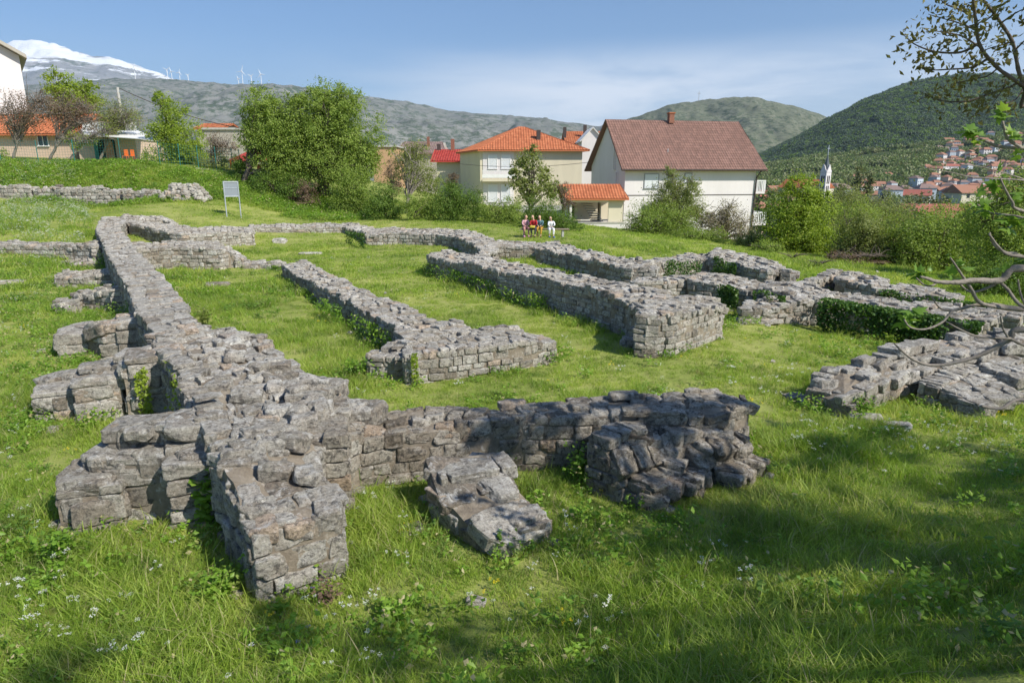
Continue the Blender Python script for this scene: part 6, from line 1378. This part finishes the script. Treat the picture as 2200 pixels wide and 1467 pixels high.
# church
q = D(1763, 470, 330); cz = land(q[0], 330); H = D(1763, 348, 330)[2] - cz
ct = empty('church_tower', (q[0], 330, cz), 'slender white church tower with dark spire and cross rising over the town', 'church', None, R(28)); s = 1.75
MB().box((0, 0, H * .39), (s, s, H * .39 + 1)).build('tower', M['white_wall'], ct)
g_ = MB()
for a in range(4):
    c, sn = math.cos(a * math.pi / 2), math.sin(a * math.pi / 2); pts = [(-s, -s - .15, H * .78), (s, -s - .15, H * .78), (0, -s - .15, H * .95), (0, 0, H * .88)]
    g_.add([(x * c - y * sn, x * sn + y * c, z) for x, y, z in pts], [[0, 1, 2], [1, 3, 2], [3, 0, 2]])
g_.build('gable', M['white_wall'], ct)
sp_ = MB(); n = 8; V = [(1.5 * math.cos(k * 2 * math.pi / n), 1.5 * math.sin(k * 2 * math.pi / n), H * .84) for k in range(n)] + [(0, 0, H * 1.18)]; sp_.add(V, [[k, (k + 1) % n, n] for k in range(n)]); spo = sp_.build('spire', plain('slate_spire', (.09, .11, .12), .6, .2), ct)
mb = MB(); mb.box((0, 0, H * 1.24), (.14, .14, 2.4)); mb.box((0, 0, H * 1.28), (.9, .14, .14)); mb.build('cross', M['grey_metal'], spo)
for zz, hh in ((.62, 1.9), (.42, 1.6), (.22, 1.6)):
    for sx in (-.6, .6): o = MB().box((sx, -s - .02, H * zz), (.35, .06, hh)).build('belfry_window', M['dark'], ct)
    for sy in (-.6, .6): o = MB().box((-s - .02, sy, H * zz), (.06, .35, hh)).build('belfry_window', M['dark'], ct)
nv = MB(); nv.box((4, 14, 4), (6, 12, 6)); nv.build('nave', M['cream_wall'], ct); nv = MB(); nv.add([(-2.6, 1.6, 9.8), (10.6, 1.6, 9.8), (4, 1.6, 14), (-2.6, 26.5, 9.8), (10.6, 26.5, 9.8), (4, 26.5, 14)], [[0, 1, 2], [3, 5, 4], [0, 2, 5, 3], [1, 4, 5, 2], [0, 3, 4, 1]]); nv.build('roof', M['tile_orange'], ct)

# ------------------------------------------------------------------ trees of the valley: shared crowns, one object each
def proto_tree(name, n, leaf, blobs, mat, trunk_h=2.5):
    Cn, dr = crown_points(np.array(blobs, float), n, lump=.5, cl=.25); V, F, r = leaf_quads(Cn, leaf, out=dr)
    cm = mesh_np('crown', V, F, [M[mat]], smooth=False, attrs={'rnd': r}); tm = MB().tube([(0, 0, -2), (0, 0, trunk_h * 1.8)], [.35, .15], 6).mesh('trunk', M['bark'], True); return cm, tm
PT = [proto_tree('a', 1700, .75, [(0, 0, 5.5, 3.6, 3.6, 3.2), (1.6, .5, 4.0, 2.6, 2.6, 2.2), (-1.7, 0, 4.2, 2.6, 2.6, 2.2)], 'leaf_far'),
      proto_tree('b', 1700, .75, [(0, 0, 6.5, 3.0, 3.0, 4.2), (.8, 0, 3.5, 2.8, 2.8, 2.4)], 'leaf_far_olive'),
      proto_tree('c', 1500, .75, [(0, 0, 4.5, 3.8, 3.8, 2.8), (2, 1, 3.6, 2.6, 2.4, 2.2)], 'leaf_far'),
      proto_tree('p', 1900, .62, [(0, 0, 4, 1.6, 1.6, 3.4), (0, 0, 8.5, 1.7, 1.7, 4.2), (0, 0, 13, 1.2, 1.2, 4.0)], 'leaf_far_olive')]
TN = [('round mid-green tree among the houses of the valley', 'round mid-green trees of the valley'), ('taller olive-green tree among the houses of the valley', 'olive-green trees of the valley'), ('low dark green tree among the houses of the valley', 'dark green trees of the valley')]
def put_tree(k, x, y, z, s, label, group, name='valley_tree'):
    e = empty(name, (x, y, z), label, 'tree', group, r2.uniform(0, 6.28)); e.scale = (s, s, s); link('crown', PT[k][0], e); link('trunk', PT[k][1], e)
cnt = 0
for i in range(700):
    d = 70 * (900 / 70) ** r2.random(); u = r2.uniform(1590, 2260)
    if d < 130 and u < 1780: continue
    x = (u - 1100) / FPX * d; 
    if any((x - a) ** 2 + (d - b) ** 2 < 8.5 ** 2 for a, b in placed): continue
    if cnt >= 235: break
    if any(abs(x - a) < 8 and 0 < b - d < 40 for a, b in placed) and r2.random() < .85: continue
    if u > 1960 and d > 300 and r2.random() < .7: continue
    cnt += 1; k = int(r2.integers(0, 3)); put_tree(k, x, d, land(x, d), (r2.uniform(.55, 1.15) if d > 130 else r2.uniform(.45, .8)) * (.62 if u > 1940 and d > 180 else 1), *TN[k])
for u, d, s, lab in [(1842, 200, 1.18, 'taller poplar of the pair in the valley, the left one'), (1868, 200, 1.08, 'shorter poplar of the pair in the valley, the right one'), (1808, 190, .85, 'loose low poplar right beside the church tower'), (1795, 200, .7, 'thin poplar directly right of the church tower')]:
    q = D(u, 400, d); put_tree(3, q[0], d, land(q[0], d), s, lab, None, 'poplar')
for i in range(26):
    d = r2.uniform(120, 420); u = r2.uniform(560, 1330); x = (u - 1100) / FPX * d; k = int(r2.integers(0, 3)); put_tree(k, x, d, land(x, d), r2.uniform(.6, 1.1), 'dark green tree far behind the cream house' if k == 2 else 'green tree far behind the cream house', 'trees far behind the cream house %d' % (k == 2))
# woods on the slopes: one uncountable mass each
def wood(name, fz, u0, u1, y0, y1, n, size, mats, label, seed, dens=0.0, clear=False):
    r_ = np.random.default_rng(seed); y = r_.uniform(y0, y1, n); u = r_.uniform(u0, u1, n); x = (u - 1100) / FPX * y; z = fz(x, y)
    k = fbm(np.stack([x / 60, y / 60, 0 * x], 1), 3) > dens; x, y, z = x[k], y[k], z[k]
    if clear:
        ok = np.ones(len(x), bool)
        for hx_, hy_ in placed: ok &= ~((np.abs(x - hx_) < 9) & (y > hy_ - 32) & (y < hy_ + 9))
        x, y, z = x[ok], y[ok], z[ok]
    src = []
    for j, mt in enumerate(mats):
        Cn, dr = crown_points([(0, 0, .5, .5, .5, .55)], 90, nclump=14, cl=.5); V, F, r = leaf_quads(Cn, .42, out=dr); src.append(mesh_np('c', V, F, [M[mt]], smooth=False, attrs={'rnd': r}))
    return scatter(name, src, np.stack([x, y, z - .5], 1), r_.uniform(.6, 1.4, len(x)) * size, r_.integers(0, len(mats), len(x)), label, tiltv=.02)
wood('woodland', forest_z, 1500, 2560, 1230, 1890, 62000, 5.6, ['leaf_dark', 'leaf_pine', 'leaf_pine'], 'dark pine wood covering the right-hand hill', 3, -.9)
wood('hillside_scrub', slope_z, 1500, 2420, 690, 1080, 15000, 6.0, ['leaf_far', 'leaf_far', 'leaf_far_olive'], 'green scrub and small trees covering the slope above the town', 4, -.25, True)

# ------------------------------------------------------------------ wind turbines and mast
def turbine(u, v0, v1, k, ph):
    d = 5000.0; a, b = D(u, v1, d), D(u, v0, d); H = (b[2] - a[2]) * .72; Lb = H * .5
    e = empty('wind_turbine', (a[0], a[1], a[2] - 12), TUR[k], 'wind turbine'); H += 12
    MB().tube([(0, 0, -30), (0, 0, H)], [2.8, 1.6], 8).build('tower', M['white_paint'], e); MB().box((0, 1, H + 1), (2, 5, 2)).build('nacelle', M['white_paint'], e)
    for j in range(3):
        q = ph + j * 2 * math.pi / 3; MB().tube([(0, -5, H + 1), (Lb * .3 * math.sin(q), -5, H + 1 + Lb * .3 * math.cos(q)), (Lb * math.sin(q), -5, H + 1 + Lb * math.cos(q))], [1.6, 2.2, .5], 4).build('blade', M['white_paint'], e)
TUR = ['wind turbine standing alone in front of the snowy mountain slope', 'leftmost turbine of the cluster at the foot of the snow ridge', 'second turbine of the cluster at the foot of the snow ridge', 'third turbine of the cluster, on the open ridge', 'small far turbine right of the cluster on the ridge', 'leftmost small turbine of the middle row above the big tree', 'tallest turbine of the middle row above the big tree', 'turbine just right of the tallest one', 'rightmost turbine of the row, above the lighter big tree']
for k, (u, v0, v1) in enumerate([(291, 138, 170), (361, 143, 171), (370, 147, 172), (387, 150, 173), (405, 158, 174), (513, 165, 181), (522, 143, 181), (541, 158, 181), (562, 152, 181)]): turbine(u, v0, v1, k, .3 + k * .7)
q = D(1501, 216, 3000); q2 = D(1501, 197, 3000)
cr = empty('hilltop_cross', tuple(q - np.array([0, 0, 4.0])), 'tall thin cross on the crest of the scrub hill', 'cross'); H = q2[2] - q[2] + 4
MB().box((0, 0, H / 2), (1.1, 1.1, H / 2)).build('mast', M['grey_metal'], cr); MB().box((0, 0, H * .80), (6.5, 1, 1.1)).build('crossbar', M['grey_metal'], cr)

# ------------------------------------------------------------------ fig tree at the right edge: bare branches with young leaves
def fig_leaf(mb, c, dirv, size, r_):
    """a lobed leaf blade, slightly folded"""
    d = dirv / np.linalg.norm(dirv); sd_ = np.cross(d, [0, 0, 1]) + r_.normal(0, .45, 3); sd_ -= d * (sd_ @ d); sd_ /= np.linalg.norm(sd_); n = np.cross(sd_, d)
    out = [(0, 0), (.30, .05), (.42, .28), (.24, .34), (.40, .66), (.16, .58), (0, 1.0), (-.16, .58), (-.40, .66), (-.24, .34), (-.42, .28), (-.30, .05)]
    V = [c + size * (x * sd_ + y * d + (-.28 * abs(x) - .18 * y * y) * n) for x, y in out] + [c + size * .4 * d]
    mb.add(V, [[12, k, (k + 1) % 12] for k in range(12)])
FD = 3.55
ft = empty('fig_tree', (4.3, 3.7, g1(4.3, 3.7)), 'fig tree at the right edge with bare curving branches and fresh lobed leaves', 'tree'); F0 = np.array(ft.location)
def br(pts, d0, r0, r1, k=7):
    """branch through picture points; depths from d0[0] to d0[1]"""
    n = len(pts); P_ = []
    for i, p_ in enumerate(pts):
        d = d0[0] + (d0[1] - d0[0]) * i / max(1, n - 1); P_.append(D(p_[0], p_[1], d) if len(p_) == 2 else np.array(p_))
    P_ = np.array(P_); t = np.linspace(0, n - 1, (n - 1) * 6 + 1); i = np.clip(t.astype(int), 0, n - 2); f = (t - i)[:, None]
    g_ = lambda j: P_[np.clip(j, 0, n - 1)]; p0, p1, p2, p3 = g_(i - 1), g_(i), g_(i + 1), g_(i + 2)
    C = .5 * ((2 * p1) + (-p0 + p2) * f + (2 * p0 - 5 * p1 + 4 * p2 - p3) * f ** 2 + (-p0 + 3 * p1 - 3 * p2 + p3) * f ** 3)
    rr = np.linspace(r0, r1, len(C)) * (1 + .12 * np.sin(np.arange(len(C)) * 2.1)); C += .004 * np.stack([vnoise(C * 9 + s) for s in (1, 4, 8)], 1)
    return C, rr
T1 = (4.1, 3.7, 2.6); T2 = (4.2, 3.7, 2.0); T3 = (4.2, 3.7, 3.4)
figs = [([T2, (3.4, 3.6, 2.75), (2200, 576), (2150, 602), (2090, 602), (2057, 606), (2013, 605), (1992, 598), (1978, 594)], .026, .006), ([(2200, 665), (2112, 654), (2084, 617), (2065, 587), (2041, 554)], .013, .004), ([(2150, 603), (2117, 620), (2084, 627), (2057, 606)], .009, .005), ([(2013, 605), (2000, 614), (1986, 612), (1970, 597)], .006, .004),
        ([T2, (3.4, 3.6, 2.55), (2200, 665), (2112, 655), (2062, 665), (2024, 664), (2000, 636)], .016, .004), ([(2062, 664), (2046, 669), (2024, 693), (1986, 708), (1956, 704), (1943, 688)], .008, .004),
        ([T2, (3.4, 3.5, 2.45), (2200, 710), (2169, 729), (2122, 756), (2082, 772), (2013, 785), (1964, 775), (1921, 737)], .022, .005), ([(2172, 728), (2106, 725), (2068, 712), (2027, 689)], .008, .003), ([(2166, 725), (2155, 705), (2150, 680)], .006, .004), ([(2171, 729), (2200, 742), (2240, 760)], .009, .006),
        ([T2, (3.2, 3.2, 2.0), (2210, 862), (2150, 877), (2109, 873)], .014, .007), ([(2145, 604), (2163, 620), (2180, 645), (2200, 660), (2240, 670)], .008, .010), ([(2125, 500), (2136, 527), (2163, 543), (2200, 552), (3.3, 3.6, 2.75)], .004, .011),
        ([T3, (3.3, 3.6, 3.5), (2200, 318), (2144, 315), (2118, 303), (2104, 298)], .013, .005), ([(2195, 317), (2165, 298), (2158, 275), (2155, 257)], .009, .005), ([T3, (3.3, 3.6, 3.1), (2200, 454), (2175, 434), (2160, 405), (2150, 383)], .011, .004), ([(2240, 480), (2190, 466), (2165, 462), (2124, 456), (2099, 439)], .008, .004),
        ([(3.3, 3.6, 2.9), (2200, 552), (2163, 545), (2150, 535), (2124, 504)], .010, .005), ([(3.4, 3.6, 3.3), (2200, 388), (2094, 381), (2040, 370), (1993, 363)], .005, .0015), ([(2200, 386), (2130, 363), (2054, 353)], .004, .0015), ([(2225, 700), (2195, 640), (2186, 600)], .007, .004)]
for pts, r0, r1 in figs:
    C, rr = br(pts, (FD, FD + rng.uniform(-.12, .12)), r0, r1); MB().tube(C - F0, rr, 7).build('branch', M['bark_pale'], ft, smooth=True)
MB().tube([(0, 0, -.3), (-.05, 0, .5), (-.1, 0, 1.2), (-.05, .1, 2.6)], [.12, .09, .07, .04], 9).build('trunk', M['bark_pale'], ft, smooth=True)
r3 = np.random.default_rng(21)
for (u, v), n, sz in [((1966, 592), 6, .085), ((2041, 554), 1, .03), ((2062, 572), 3, .085), ((2050, 598), 2, .07), ((2155, 584), 3, .09), ((1943, 688), 4, .095), ((1960, 672), 3, .10), ((2084, 282), 7, .10), ((2100, 296), 4, .08), ((2152, 247), 6, .10), ((2180, 290), 4, .09), ((2150, 380), 2, .09), ((2145, 398), 2, .09), ((2099, 437), 4, .09), ((2120, 452), 3, .09), ((2186, 483), 4, .12), ((2165, 470), 4, .10), ((1995, 588), 1, .06), ((2190, 420), 3, .10), ((2195, 560), 3, .10), ((2187, 330), 3, .08)]:
    c = D(u, v, FD); mb = MB()
    n += 2
    for _ in range(n):
        a = r3.uniform(0, 6.28); dv = np.array([math.cos(a), .5 * math.sin(a * 1.7), .55 * math.sin(a) + .25]); fig_leaf(mb, c - F0 + r3.normal(0, .012, 3), dv, sz * r3.uniform(.5, 1.0), r3)
    me = mb.mesh('leaf_cluster', M['leaf_fig'], True); at = me.attributes.new('rnd', 'FLOAT', 'POINT'); at.data.foreach_set('value', np.clip(np.repeat(r3.normal(.5, .25, n), 13), 0, 1).astype(np.float32)); link('leaf_cluster', me, ft)
# twigs of the shade tree against the sky
S0 = np.array(shade.location)
tw = [([(6.6, 2.6, 5.2), (4.2, 4.2, 5.0), (2230, 205), (2200, 187), (2144, 146), (2109, 106), (2097, 55), (2091, 0), (2088, -40)], .014, .008), ([(2215, 200), (2190, 156), (2175, 91), (2144, 40), (2112, 0), (2100, -30)], .013, .007), ([(2100, 95), (2059, 113), (2008, 111), (1963, 96), (1943, 76)], .009, .003),
      ([(2120, 128), (2090, 145), (2059, 149), (2003, 151), (1978, 146)], .008, .003), ([(2185, 178), (2170, 187), (2119, 204), (2069, 219), (2023, 217), (1993, 207)], .009, .003), ([(2098, 66), (2059, 50), (1993, 30)], .007, .002), ([(2110, 105), (2070, 80), (2030, 70), (2000, 66)], .006, .002), ([(2097, 40), (2060, 20), (2030, 8), (2015, -10)], .006, .003),
      ([(2144, 146), (2120, 165), (2085, 172), (2050, 180)], .006, .002), ([(2175, 91), (2140, 100), (2110, 112)], .005, .003), ([(2150, 50), (2180, 30), (2200, 20)], .006, .003), ([(2180, 110), (2200, 90), (2230, 70)], .006, .004), ([(2135, 30), (2115, 45), (2070, 60)], .005, .002), ([(2200, 187), (2180, 215), (2150, 225), (2120, 240)], .006, .002), ([(2160, 170), (2150, 200), (2130, 225)], .005, .002)]
lc = []
for pts, r0, r1 in tw:
    C, rr = br(pts, (4.6, 4.6 + r3.uniform(-.4, .4)), r0, r1); MB().tube(C - S0, rr, 6).build('twig', M['bark'], shade, smooth=True)
    n = len(C); vis = [c for c in C[n // 3:]]
    if r0 < .02:
        for c in vis[::1]:
            if r3.random() < .75:
                a = r3.normal(0, 1, 3); a /= np.linalg.norm(a); L = r3.uniform(.05, .16); tip = c + a * L; MB
                for _ in range(int(r3.integers(4, 11))): lc.append(tip + r3.normal(0, .028, 3))
    lc += [C[-1] + r3.normal(0, .04, 3) for _ in range(16)] if r0 < .02 else []
leaves_obj('young_leaves', np.array(lc) - S0, .042, M['leaf_twig'], shade, up=.2, aspect=.45)
# ------------------------------------------------------------------ air
hb = MB().box((0, 8300, 1240), (19500, 9900, 1290)); ho = hb.build('haze', None); tag(ho, 'thin blue air between the viewer and the far hills', None, None, 'stuff')
m = bpy.data.materials.new('haze_air'); m.use_nodes = True; m.node_tree.nodes.clear()
pv = m.node_tree.nodes.new('ShaderNodeVolumePrincipled'); pv.inputs['Density'].default_value = 4.4e-5; pv.inputs['Color'].default_value = (.60, .78, 1.0, 1); pv.inputs['Anisotropy'].default_value = .1
om = m.node_tree.nodes.new('ShaderNodeOutputMaterial'); m.node_tree.links.new(pv.outputs[0], om.inputs['Volume']); ho.data.materials.append(m)
scene.cycles.volume_bounces = 0; scene.cycles.max_bounces = 6; scene.cycles.diffuse_bounces = 3; scene.cycles.transmission_bounces = 4
